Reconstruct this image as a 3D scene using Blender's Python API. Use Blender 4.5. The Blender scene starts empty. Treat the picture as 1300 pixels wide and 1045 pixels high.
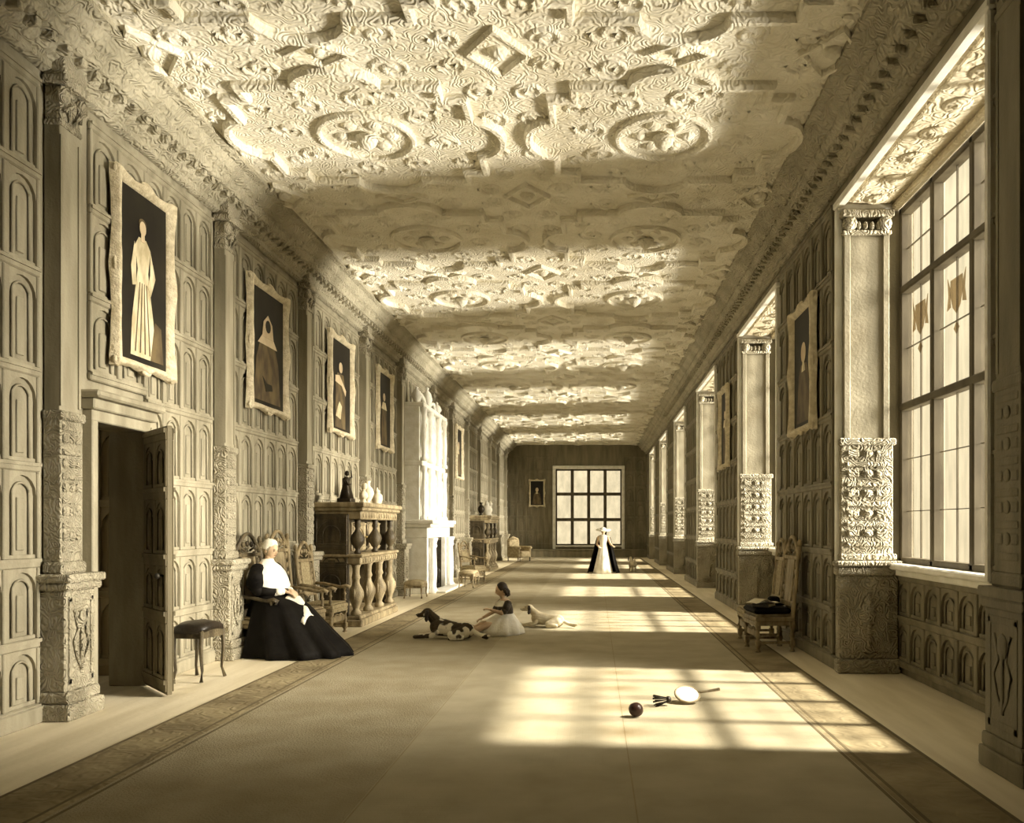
import bpy, math, random
from mathutils import Vector, Matrix
random.seed(7)
sc = bpy.context.scene
COL = sc.collection
PI = math.pi
R = math.radians

# ------------------------------------------------------------------ camera
# x = metres right of the eye, y = metres down the gallery, z = height above the floor
EYE = 1.65
cd = bpy.data.cameras.new('camera')
cam = bpy.data.objects.new('camera', cd)
COL.objects.link(cam)
cam.location = (0, 0, EYE)
cam.rotation_euler = (R(90), 0, 0)
cd.sensor_width = 36
cd.lens = 28.8
cd.shift_x = -105 / 1300
cd.shift_y = 145.5 / 1300
cd.clip_start = 0.05
cd.clip_end = 500
sc.camera = cam

# ------------------------------------------------------------------ world and daylight
w = bpy.data.worlds.new('sky')
sc.world = w
w.use_nodes = True
nt = w.node_tree
bg = nt.nodes['Background']
tc = nt.nodes.new('ShaderNodeTexCoord')
sep = nt.nodes.new('ShaderNodeSeparateXYZ')
rmp = nt.nodes.new('ShaderNodeValToRGB')
mp = nt.nodes.new('ShaderNodeMapRange')
mp.inputs[1].default_value = -0.3
mp.inputs[2].default_value = 0.6
nt.links.new(tc.outputs['Generated'], sep.inputs[0])
nt.links.new(sep.outputs[2], mp.inputs[0])
nt.links.new(mp.outputs[0], rmp.inputs[0])
rmp.color_ramp.elements[0].color = (0.74, 0.65, 0.46, 1)
rmp.color_ramp.elements[1].color = (0.86, 0.80, 0.60, 1)
nt.links.new(rmp.outputs[0], bg.inputs[0])
bg.inputs[1].default_value = 1.3


def sun(name, el, az, strength, angle, color):
    """el: degrees above the horizon it comes from (negative: an added lamp shining up onto the ceiling);
    az: how far the light leans down the gallery as it crosses it."""
    l = bpy.data.lights.new(name, 'SUN')
    l.energy = strength
    l.angle = R(angle)
    l.color = color
    o = bpy.data.objects.new(name, l)
    COL.objects.link(o)
    d = Vector((-math.cos(R(el)) * math.cos(R(az)), math.cos(R(el)) * math.sin(R(az)), -math.sin(R(el))))
    o.rotation_euler = d.to_track_quat('-Z', 'Y').to_euler()
    o.location = (20, 10, 12)
    return o


sun('sun', 50, 6, 13.5, 3.0, (1, 0.97, 0.90))
sun('sky_glow', 12, 11, 24.5, 36, (1, 0.97, 0.90))
sun('ceiling_fill_sun', -27, 8, 8.4, 10, (1, 0.98, 0.92))  # added upward lamp brightening the ceiling; no bright ground stands outside

vs = sc.view_settings
vs.view_transform = 'Standard'
vs.look = 'None'
vs.gamma = 1
vs.exposure = 0.35
vs.use_curve_mapping = False


# ------------------------------------------------------------------ materials
def mat(name, col, rough=0.7, col2=None, scale=(4, 4, 4), detail=5, bump=0.0, bscale=20, metal=0.0, lo=.35, hi=.65, spec=.3):
    m = bpy.data.materials.new(name)
    m.use_nodes = True
    n = m.node_tree
    b = n.nodes['Principled BSDF']
    b.inputs['Roughness'].default_value = rough
    b.inputs['Metallic'].default_value = metal
    b.inputs['Specular IOR Level'].default_value = spec
    c = n.nodes.new('ShaderNodeTexCoord')
    mpg = n.nodes.new('ShaderNodeMapping')
    mpg.inputs['Scale'].default_value = scale
    n.links.new(c.outputs['Object'], mpg.inputs[0])
    t = n.nodes.new('ShaderNodeTexNoise')
    t.inputs['Scale'].default_value = 1
    t.inputs['Detail'].default_value = detail
    n.links.new(mpg.outputs[0], t.inputs[0])
    r = n.nodes.new('ShaderNodeValToRGB')
    if col2 is None:
        col2 = tuple(x * 0.8 for x in col)
    r.color_ramp.elements[0].position = lo
    r.color_ramp.elements[1].position = hi
    r.color_ramp.elements[0].color = (*col2, 1)
    r.color_ramp.elements[1].color = (*col, 1)
    n.links.new(t.outputs[0], r.inputs[0])
    n.links.new(r.outputs[0], b.inputs['Base Color'])
    if bump:
        t2 = n.nodes.new('ShaderNodeTexNoise')
        t2.inputs['Scale'].default_value = bscale
        t2.inputs['Detail'].default_value = 4
        n.links.new(c.outputs['Object'], t2.inputs[0])
        bp = n.nodes.new('ShaderNodeBump')
        bp.inputs['Strength'].default_value = bump
        bp.inputs['Distance'].default_value = 0.02
        n.links.new(t2.outputs[0], bp.inputs['Height'])
        n.links.new(bp.outputs[0], b.inputs['Normal'])
    return m


def scroll_mat(name, col, col2, freq=26, cell=2.6, strength=.8, dist=.03, rough=.8):
    """carved or moulded scrollwork: warped rings round scattered centres as relief"""
    m = mat(name, col, rough, col2, (2, 2, 2), 6)
    n = m.node_tree
    b = n.nodes['Principled BSDF']
    c = [x for x in n.nodes if x.type == 'TEX_COORD'][0]
    nz = n.nodes.new('ShaderNodeTexNoise')
    nz.inputs['Scale'].default_value = 3.5
    nz.inputs['Detail'].default_value = 3
    n.links.new(c.outputs['Object'], nz.inputs[0])
    mix = n.nodes.new('ShaderNodeVectorMath')
    mix.operation = 'MULTIPLY_ADD'
    mix.inputs[1].default_value = (.35, .35, .35)
    n.links.new(nz.outputs['Color'], mix.inputs[0])
    n.links.new(c.outputs['Object'], mix.inputs[2])
    v = n.nodes.new('ShaderNodeTexVoronoi')
    v.inputs['Scale'].default_value = cell
    n.links.new(mix.outputs[0], v.inputs['Vector'])
    mu = n.nodes.new('ShaderNodeMath')
    mu.operation = 'MULTIPLY'
    mu.inputs[1].default_value = freq
    n.links.new(v.outputs['Distance'], mu.inputs[0])
    si = n.nodes.new('ShaderNodeMath')
    si.operation = 'SINE'
    n.links.new(mu.outputs[0], si.inputs[0])
    bp = n.nodes.new('ShaderNodeBump')
    bp.inputs['Strength'].default_value = strength
    bp.inputs['Distance'].default_value = dist
    n.links.new(si.outputs[0], bp.inputs['Height'])
    n.links.new(bp.outputs[0], b.inputs['Normal'])
    return m


def glass_mat(name, tint, gloss=.06):
    m = bpy.data.materials.new(name)
    m.use_nodes = True
    n = m.node_tree
    n.nodes.clear()
    o = n.nodes.new('ShaderNodeOutputMaterial')
    t = n.nodes.new('ShaderNodeBsdfTransparent')
    g = n.nodes.new('ShaderNodeBsdfGlossy')
    g.inputs['Roughness'].default_value = .15
    mx = n.nodes.new('ShaderNodeMixShader')
    mx.inputs[0].default_value = gloss
    c = n.nodes.new('ShaderNodeTexCoord')
    mpg = n.nodes.new('ShaderNodeMapping')
    mpg.inputs['Scale'].default_value = (3, 9, 1.5)
    t2 = n.nodes.new('ShaderNodeTexNoise')
    t2.inputs['Scale'].default_value = 1
    t2.inputs['Detail'].default_value = 4
    r = n.nodes.new('ShaderNodeValToRGB')
    r.color_ramp.elements[0].position = .3
    r.color_ramp.elements[1].position = .62
    r.color_ramp.elements[0].color = (*[x * .88 for x in tint], 1)
    r.color_ramp.elements[1].color = (*tint, 1)
    n.links.new(c.outputs['Object'], mpg.inputs[0])
    n.links.new(mpg.outputs[0], t2.inputs[0])
    n.links.new(t2.outputs[0], r.inputs[0])
    n.links.new(r.outputs[0], t.inputs[0])
    n.links.new(t.outputs[0], mx.inputs[1])
    n.links.new(g.outputs[0], mx.inputs[2])
    n.links.new(mx.outputs[0], o.inputs[0])
    return m


M = {}
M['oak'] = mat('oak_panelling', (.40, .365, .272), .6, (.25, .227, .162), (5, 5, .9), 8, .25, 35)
M['oak_carved'] = scroll_mat('carved_oak', (.52, .475, .36), (.31, .28, .20), 30, 7, .7, .015, .6)
M['oak_shaded'] = mat('oak_panelling_shaded', (.27, .24, .165), .6, (.17, .15, .10), (5, 5, .9), 8, .25, 35)  # panelling oak darkened: shade of the window and end walls put into the colour
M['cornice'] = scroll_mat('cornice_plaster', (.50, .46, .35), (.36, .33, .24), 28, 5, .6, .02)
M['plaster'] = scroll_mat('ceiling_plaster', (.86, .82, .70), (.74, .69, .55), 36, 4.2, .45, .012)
M['soffit'] = scroll_mat('soffit_plaster', (.84, .77, .60), (.70, .62, .45), 26, 4.5, .5, .015)
M['stone'] = mat('pale_stone', (.94, .93, .88), .7, (.80, .78, .70), (5, 5, 5), 6, .3, 22)
M['board'] = mat('pale_floorboards', (.86, .78, .60), .6, (.72, .64, .46), (6, .7, 4), 7, .1, 20)
M['darkwood'] = mat('dark_carved_wood', (.11, .088, .05), .45, (.03, .022, .012), (7, 7, 2), 6, .5, 45)
M['midwood'] = mat('brown_carved_wood', (.42, .35, .22), .5, (.19, .15, .085), (9, 9, 3), 6, .5, 45)
M['chairwood'] = mat('chair_wood', (.42, .34, .20), .5, (.17, .13, .07), (12, 12, 4), 6, .5, 50)
M['cane'] = mat('woven_cane', (.45, .38, .23), .7, (.24, .19, .10), (50, 50, 50), 2, .4, 80)
M['upholstery'] = mat('worn_upholstery', (.50, .42, .26), .9, (.30, .24, .14), (9, 9, 9), 6, .4, 60)
M['frame'] = mat('carved_frame_gilding', (.78, .70, .52), .45, (.56, .48, .32), (12, 12, 12), 5, .7, 40)
M['canvas'] = mat('dark_painted_canvas', (.018, .015, .008), .6, (.009, .007, .005), (3, 3, 3), 5)
M['paint_pale'] = mat('pale_painted_dress', (.78, .70, .50), .6, (.48, .41, .25), (9, 9, 5), 5)
M['paint_mid'] = mat('brown_painted_drapery', (.16, .12, .06), .6, (.07, .05, .03), (7, 7, 4), 5)
M['paint_skin'] = mat('painted_skin', (.70, .58, .40), .6, (.58, .46, .30), (6, 6, 6), 3)
M['mullion'] = mat('window_mullion', (.13, .11, .07), .6, (.08, .065, .04), (6, 6, 2), 5)
M['glass'] = glass_mat('window_glass', (.93, .90, .84))
M['emblem'] = glass_mat('stained_emblem_glass', (.64, .56, .44))
M['black'] = mat('black_silk', (.008, .007, .0055), .7, (.004, .003, .0025), (6, 6, 6), 4, .3, 15, 0, .35, .65, .12)
M['linen'] = mat('white_linen', (.88, .85, .76), .8, (.76, .72, .60), (8, 8, 8), 4, .3, 30)
M['skin'] = mat('skin', (.66, .48, .32), .55, (.56, .40, .26), (8, 8, 8), 3)
M['hair'] = mat('dark_hair', (.05, .035, .02), .5, (.02, .014, .008), (30, 30, 6), 4, .5, 60)
M['greyhair'] = mat('grey_hair', (.42, .36, .25), .6, (.25, .20, .13), (30, 30, 6), 4, .5, 60)
M['lips'] = mat('lips', (.35, .16, .10), .5)
M['eye'] = mat('eye', (.03, .02, .015), .3)
M['fur'] = mat('white_fur_with_dark_patches', (.82, .77, .62), .9, (.06, .045, .025), (5, 5, 5), 2, .5, 70, 0, .46, .50)
M['furpale'] = mat('pale_fur', (.80, .74, .58), .9, (.55, .47, .31), (6, 6, 6), 3, .5, 70)
M['leather'] = mat('dark_leather', (.03, .022, .014), .4, (.012, .009, .006), (8, 8, 8), 4, .2, 40)
M['ball'] = mat('dark_ball_leather', (.05, .025, .015), .35, (.025, .012, .008), (8, 8, 8), 4)
M['iron'] = mat('dark_iron', (.05, .045, .035), .5, (.02, .018, .014), (8, 8, 8), 4, 0, 20, .6)
M['soot'] = mat('sooty_brick', (.06, .05, .03), .95, (.03, .025, .015), (6, 6, 6), 5, .4, 20)
M['passage'] = mat('dim_passage_wall', (.50, .43, .29), .8, (.38, .32, .21), (4, 4, 1), 5)
M['ceramic'] = mat('pale_ceramic', (.78, .72, .56), .35, (.60, .52, .36), (7, 7, 7), 4)
M['bronze'] = mat('dark_bronze', (.045, .035, .02), .4, (.02, .015, .01), (8, 8, 8), 4, 0, 20, .5)
M['brass'] = mat('brass', (.5, .38, .16), .35, None, (8, 8, 8), 3, 0, 20, .8)
M['paper'] = mat('cream_paper', (.85, .80, .66), .8, (.74, .68, .52), (5, 5, 5), 3)


def mat_matting():
    m = mat('rush_matting', (.47, .42, .30), .9, (.37, .325, .22), (2.2, 2.2, 2), 7, 0, 20, 0, .3, .7)
    n = m.node_tree
    b = n.nodes['Principled BSDF']
    c = [x for x in n.nodes if x.type == 'TEX_COORD'][0]
    br = n.nodes.new('ShaderNodeTexBrick')
    br.inputs['Scale'].default_value = 1
    br.inputs['Brick Width'].default_value = .10
    br.inputs['Row Height'].default_value = .035
    br.inputs['Mortar Size'].default_value = .004
    n.links.new(c.outputs['Object'], br.inputs['Vector'])
    bp = n.nodes.new('ShaderNodeBump')
    bp.inputs['Strength'].default_value = .5
    bp.inputs['Distance'].default_value = .006
    n.links.new(br.outputs['Fac'], bp.inputs['Height'])
    bp.invert = True
    n.links.new(bp.outputs[0], b.inputs['Normal'])
    return m


M['mat'] = mat_matting()
M['mat_b'] = mat('rush_matting_darker_strip', (.41, .36, .25), .9, (.33, .285, .185), (2.2, 2.2, 2), 7, .5, 70)
M['mat_border'] = scroll_mat('woven_border', (.36, .30, .18), (.20, .16, .09), 20, 4, .4, .006, .9)
M['mat_line'] = mat('woven_dark_line', (.17, .135, .075), .9)
M['seam'] = mat('matting_seam', (.38, .32, .20), .9)
M['door_oak_shaded'] = mat('shade_toned_door_oak', (.20, .17, .105), .6, (.13, .11, .065), (5, 5, .9), 8, .25, 35)  # door oak darkened: the shade on the open leaf put into its colour


# ------------------------------------------------------------------ mesh builder
class MB:
    def __init__(s):
        s.v, s.f, s.sm, s.mi = [], [], [], []
        s.cur = 0

    def add(s, vs_, fs_, smooth=False, T=None):
        k = len(s.v)
        for p in vs_:
            p = Vector(p)
            s.v.append(tuple(T @ p) if T is not None else tuple(p))
        for f in fs_:
            s.f.append(tuple(i + k for i in f))
            s.sm.append(smooth)
            s.mi.append(s.cur)
        return s

    def box(s, x0, x1, y0, y1, z0, z1, c=0.0, T=None):
        if x0 > x1: x0, x1 = x1, x0
        if y0 > y1: y0, y1 = y1, y0
        if z0 > z1: z0, z1 = z1, z0
        c = min(c, (x1 - x0) * .45, (y1 - y0) * .45, (z1 - z0) * .45)
        if c <= 0:
            vv = [(x0, y0, z0), (x1, y0, z0), (x1, y1, z0), (x0, y1, z0), (x0, y0, z1), (x1, y0, z1), (x1, y1, z1), (x0, y1, z1)]
            ff = [(0, 3, 2, 1), (4, 5, 6, 7), (0, 1, 5, 4), (1, 2, 6, 5), (2, 3, 7, 6), (3, 0, 4, 7)]
            return s.add(vv, ff, False, T)
        X, Y, Z = (x0, x1), (y0, y1), (z0, z1)
        vv, idx = [], {}
        for i in (0, 1):
            for j in (0, 1):
                for k in (0, 1):
                    sx, sy, sz = (1 - 2 * i) * c, (1 - 2 * j) * c, (1 - 2 * k) * c
                    idx[i, j, k] = len(vv)
                    vv += [(X[i], Y[j] + sy, Z[k] + sz), (X[i] + sx, Y[j], Z[k] + sz), (X[i] + sx, Y[j] + sy, Z[k])]
        I = lambda i, j, k, a: idx[i, j, k] + a
        ff = []
        for i in (0, 1):
            q = [I(i, 0, 0, 0), I(i, 1, 0, 0), I(i, 1, 1, 0), I(i, 0, 1, 0)]
            ff.append(tuple(q if i else q[::-1]))
            q = [I(0, i, 0, 1), I(1, i, 0, 1), I(1, i, 1, 1), I(0, i, 1, 1)]
            ff.append(tuple(q[::-1] if i else q))
            q = [I(0, 0, i, 2), I(1, 0, i, 2), I(1, 1, i, 2), I(0, 1, i, 2)]
            ff.append(tuple(q if i else q[::-1]))
        for a in (0, 1):
            for b in (0, 1):
                ff.append((I(a, b, 0, 0), I(a, b, 1, 0), I(a, b, 1, 1), I(a, b, 0, 1)))
                ff.append((I(a, 0, b, 0), I(a, 1, b, 0), I(a, 1, b, 2), I(a, 0, b, 2)))
                ff.append((I(0, a, b, 1), I(1, a, b, 1), I(1, a, b, 2), I(0, a, b, 2)))
        for i in (0, 1):
            for j in (0, 1):
                for k in (0, 1):
                    ff.append((I(i, j, k, 0), I(i, j, k, 1), I(i, j, k, 2)))
        return s.add(vv, ff, False, T)

    def rings(s, rs, caps=True, smooth=True, T=None, closed=True):
        n = len(rs[0])
        vv = [p for r in rs for p in r]
        ff = []
        for i in range(len(rs) - 1):
            for j in range(n if closed else n - 1):
                j2 = (j + 1) % n
                ff.append((i * n + j, i * n + j2, (i + 1) * n + j2, (i + 1) * n + j))
        if caps:
            ff.append(tuple(range(n))[::-1])
            ff.append(tuple((len(rs) - 1) * n + j for j in range(n)))
        return s.add(vv, ff, smooth, T)

    def lathe(s, prof, c=(0, 0, 0), n=16, T=None, smooth=True):
        """prof: (radius, z) from the bottom up"""
        return s.rings([[(c[0] + r * math.cos(2 * PI * k / n), c[1] + r * math.sin(2 * PI * k / n), c[2] + z) for k in range(n)] for r, z in prof], True, smooth, T)

    def tube(s, pts, r, n=8, T=None):
        pts = [Vector(p) for p in pts]
        rr = r if isinstance(r, (list, tuple)) else [r] * len(pts)
        rs = []
        up = Vector((0, 0, 1))
        for i, p in enumerate(pts):
            d = (pts[min(i + 1, len(pts) - 1)] - pts[max(i - 1, 0)]).normalized()
            a = d.cross(up)
            if a.length < .1: a = d.cross(Vector((0, 1, 0)))
            a.normalize()
            b = d.cross(a)
            rs.append([p + (a * math.cos(2 * PI * k / n) + b * math.sin(2 * PI * k / n)) * rr[i] for k in range(n)])
        return s.rings(rs, True, True, T)

    def ball(s, c, r, n=12, m=8, T=None):
        rx, ry, rz = r if isinstance(r, (list, tuple)) else (r, r, r)
        rs = []
        for i in range(m + 1):
            a = -PI / 2 + PI * i / m
            ca = max(math.cos(a), .02)
            rs.append([(c[0] + rx * ca * math.cos(2 * PI * k / n), c[1] + ry * ca * math.sin(2 * PI * k / n), c[2] + rz * math.sin(a)) for k in range(n)])
        return s.rings(rs, True, True, T)

    def prism(s, poly, lift, T=None, smooth=False):
        """poly: list of 3-D points in one plane, lift: the vector it is drawn out along"""
        n = len(poly)
        L = Vector(lift)
        vv = [Vector(p) for p in poly] + [Vector(p) + L for p in poly]
        ff = [tuple(range(n))[::-1], tuple(range(n, 2 * n))] + [(i, (i + 1) % n, n + (i + 1) % n, n + i) for i in range(n)]
        return s.add(vv, ff, smooth, T)

    def build(s, name, m, parent=None, loc=None):
        me = bpy.data.meshes.new(name)
        me.from_pydata(s.v, [], s.f)
        me.polygons.foreach_set('use_smooth', s.sm)
        for x in (m if isinstance(m, (list, tuple)) else [m]):
            me.materials.append(x)
        if any(s.mi): me.polygons.foreach_set('material_index', s.mi)
        me.update()
        o = bpy.data.objects.new(name, me)
        COL.objects.link(o)
        if loc is not None: o.location = loc
        if parent is not None: o.parent = parent
        return o


def tag(o, label=None, cat=None, group=None, kind=None):
    if label: o['label'] = label
    if cat: o['category'] = cat
    if group: o['group'] = group
    if kind: o['kind'] = kind
    return o


def thing(name, label, cat, loc, rz=0, group=None):
    o = bpy.data.objects.new(name, None)
    o.empty_display_size = .1
    COL.objects.link(o)
    o.location = loc
    o.rotation_euler = (0, 0, rz)
    return tag(o, label, cat, group)


def copy_tree(o, parent=None):
    c = o.copy()
    COL.objects.link(c)
    c.parent = parent
    for ch in list(o.children):
        copy_tree(ch, c)
    return c


def struct(name, mb, m, label=None, parent=None):
    o = mb.build(name, m, parent)
    if parent is None: tag(o, label, None, None, 'structure')
    return o


# ------------------------------------------------------------------ the room's measures
XL, XR, XW, XB = -4.67, 2.77, 3.44, 3.62      # left wall, right wall, window plane, outside face
YB, YE, H = -1.0, 44.07, 6.02
SOF = 5.35
BAYS = [(5.75 if i == 0 else 6.07 + 6.35 * i, 9.29 + 6.35 * i) for i in range(6)]
PIL = [3.7, 6.86, 9.98, 12.85, 16.2, 19.25, 23.0, 26.2, 29.4, 32.6, 35.8, 39.0, 42.2]
DOOR = (7.62, 8.45, 2.63)
RAILS = [.12, .67, 1.34, 2.14, 2.94, 3.78, 4.6, 5.38]


# ------------------------------------------------------------------ floor
f = MB()
f.box(XL - .35, XB, YB - .3, YE + .4, -.25, 0)
f.box(XL - 2.2, XL - .35, DOOR[0] - .5, DOOR[1] + .6, -.25, 0)
struct('floor', f, M['board'], 'pale floorboards showing as a strip along both walls')
m_ = MB()
m_.box(-3.1, 1.81, YB, YE - 1.6, .001, .005)
mt = tag(m_.build('rush_matting', M['mat']), 'long pale rush matting covering the middle of the gallery floor', 'matting')
for x0, x1 in ((-3.1, -1.40), (.25, 1.81)):
    q = MB()
    q.box(x0 + .004, x1 - .004, YB, YE - 1.62, .0045, .006)
    q.build('strip', M['mat_b'] if x0 < 0 else M['mat'], mt)
for x0, x1 in ((-3.62, -3.1), (1.81, 2.38)):
    q = MB()
    q.box(x0, x1, YB, YE - 1.6, .001, .006)
    q.build('border', M['mat_border'], mt)
q = MB()
for x in (-3.16, -3.06, -3.6, 1.79, 1.86, 2.36):
    q.box(x - .012, x + .012, YB, YE - 1.6, .005, .0075)
q.build('woven_line', M['mat_line'], mt)
q = MB()
for x in (-1.39, .24):
    q.box(x - .004, x + .004, YB, YE - 1.62, .004, .0065)
q.build('seam', M['seam'], mt)


# ------------------------------------------------------------------ panelling helper
def frame_T(origin, u, n):
    """local (a, b, z) -> origin + a*u + b*n + z up"""
    u, n = Vector(u), Vector(n)
    z = Vector((0, 0, 1))
    return Matrix(((u.x, n.x, z.x, origin[0]), (u.y, n.y, z.y, origin[1]), (u.z, n.z, z.z, origin[2]), (0, 0, 0, 1)))


def panelling(mb, T, a0, a1, rails, pitch=.40, d=.045, stile=.07, rail=.08, skip=None, arches=True):
    """raised rails and stiles with arch-headed panels between; the panel face lies at b = 0"""
    n = max(1, round((a1 - a0) / pitch))
    p = (a1 - a0) / n
    for z in rails:
        mb.box(a0, a1, 0, d, z - rail / 2, z + rail / 2, .012, T)
        mb.box(a0, a1, d, d + .012, z + rail * .1, z + rail * .45, 0, T)
    for r in range(len(rails) - 1):
        z0, z1 = rails[r] + rail / 2, rails[r + 1] - rail / 2
        for i in range(n + 1):
            a = a0 + i * p
            if skip and skip(a, z0, z1): continue
            mb.box(max(a - stile / 2, a0), min(a + stile / 2, a1), 0, d - .003, z0, z1, .008, T)
        if not arches: continue
        for i in range(n):
            l, rr = a0 + i * p + stile / 2, a0 + (i + 1) * p - stile / 2
            c, rad = (l + rr) / 2, (rr - l) / 2
            if skip and skip(c, z0, z1): continue
            K = 8
            top = z1
            ac = z1 - rad - .03
            arc = [(c - rad * math.cos(PI * k / K), ac + rad * math.sin(PI * k / K)) for k in range(K + 1)]
            up = [(x, top) for x, _ in arc]
            vv = [(x, d * .6, z) for x, z in arc] + [(x, d * .6, z) for x, z in up] + [(x, 0, z) for x, z in arc]
            ff = []
            for k in range(K):
                ff.append((k, k + 1, K + 1 + k + 1, K + 1 + k))
                ff.append((2 * (K + 1) + k, 2 * (K + 1) + k + 1, k + 1, k))
            mb.add(vv, ff, False, T)
            # inner raised arch with a small column on each side
            r2 = rad * .62
            pts = [(c - r2, .012, z0 + .03)] + [(c - r2 * math.cos(PI * k / K), .012, ac + r2 * math.sin(PI * k / K)) for k in range(K + 1)] + [(c + r2, .012, z0 + .03)]
            mb.tube(pts, .012, 4, T)
            mb.box(c - r2 * .42, c + r2 * .42, 0, .016, z0 + .07, ac - .02, .01, T)
            mb.box(l, rr, 0, .022, z0, z0 + .035, .005, T)
    return mb


# ------------------------------------------------------------------ left wall
w_ = MB()
X0, X1 = XL - .33, XL - .045
w_.box(X0, X1, YB, DOOR[0], 0, H)
w_.box(X0, X1, DOOR[1], YE, 0, H)
w_.box(X0, X1, DOOR[0], DOOR[1], DOOR[2], H)
T = frame_T((X1, 0, 0), (0, 1, 0), (1, 0, 0))
ys = [YB] + PIL + [YE]
for i in range(len(ys) - 1):
    a0 = ys[i] + (.1 if i else 0) + .32 * (i > 0)
    a1 = ys[i + 1] + .05
    if i == 2:      # the bay with the doorway
        panelling(w_, T, DOOR[1] + .1, a1, RAILS)
        panelling(w_, T, DOOR[0] - .02, DOOR[1] + .1, [3.05] + RAILS[5:])
    elif i == 6 and False:
        pass
    else:
        panelling(w_, T, a0, a1, RAILS)
struct('wall_left', w_, M['oak'], 'oak wall in rows of small arched panels, hung with portraits')

b_ = MB()
for y0, y1 in ((YB, DOOR[0] - .08), (DOOR[1] + .09, YE)):
    b_.box(XL - .04, XL + .035, y0, y1, 0, .14, .01)
struct('baseboard_left', b_, M['oak'], 'oak skirting under the left panelling')

# doorway: casing, lintel, passage behind it
d_ = MB()
for y0, y1 in ((DOOR[0] - .08, DOOR[0] + .01), (DOOR[1] - .01, DOOR[1] + .08)):
    d_.box(XL - .34, XL + .05, y0, y1, 0, DOOR[2], .01)
d_.box(XL - .34, XL + .05, DOOR[0] - .08, DOOR[1] + .08, DOOR[2] - .01, DOOR[2] + .1, .01)
d_.box(XL - .05, XL + .09, DOOR[0] - .12, DOOR[1] + .14, DOOR[2] + .1, DOOR[2] + .2, .012)
d_.box(XL - .05, XL + .16, DOOR[0] - .16, DOOR[1] + .18, DOOR[2] + .2, DOOR[2] + .27, .02)
struct('trim_1', d_, M['oak'], 'moulded oak casing and lintel round the doorway')
p_ = MB()
yy0, yy1, xx = DOOR[0] - .5, DOOR[1] + .6, XL - 2.2
p_.box(xx, XL - .33, yy0 - .1, yy0, 0, 2.9)
p_.box(xx, XL - .33, yy1, yy1 + .1, 0, 2.9)
p_.box(xx - .1, xx, yy0 - .1, yy1 + .1, 0, 2.9)
p_.box(xx + .7, XL - .33, yy0 - .1, yy1 + .1, 2.9, 3.0)
p_.box(xx, xx + .7, yy0 - .1, yy0 + .5, 2.9, 3.0)  # passage roof left open at the back, unseen, to let sky light in
Tp = frame_T((xx, 0, 0), (0, 1, 0), (1, 0, 0))
panelling(p_, Tp, yy0, yy1, [.15, .9, 1.9, 2.75], .45)
Tp = frame_T((0, yy1, 0), (1, 0, 0), (0, -1, 0))
panelling(p_, Tp, xx, XL - .34, [.15, .9, 1.9, 2.75], .45)
struct('wall_passage', p_, M['passage'], 'dim panelled passage seen through the open doorway')

# the open leaf
hx, hy = XL + .06, DOOR[1] - .005
ex, ey = -4.10, 7.90
ang = math.atan2(ey - hy, ex - hx)
L = math.hypot(ex - hx, ey - hy)
dr = bpy.data.objects.new('door_1', None)
COL.objects.link(dr)
dr.location = (hx, hy, .02)
dr.rotation_euler = (0, 0, ang)
tag(dr, 'tall dark shaded panelled door leaf standing open into the gallery', None, None, 'structure')
l_ = MB()
l_.box(0, L, -.025, .025, 0, 2.6, .006)
for sg in (-1, 1):
    Tl = frame_T((0, .025 * sg, 0), (1, 0, 0), (0, sg, 0))
    panelling(l_, Tl, .0, L, [.09, .75, 1.3, 1.95, 2.52], .36, .016, .09, .12)
l_.build('leaf', M['door_oak_shaded'], dr)
k_ = MB()
k_.ball((L - .07, -.09, 1.15), .03)
k_.tube([(L - .07, -.03, 1.15), (L - .07, -.09, 1.15)], .012)
k_.build('door_handle', M['iron'], dr)


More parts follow.
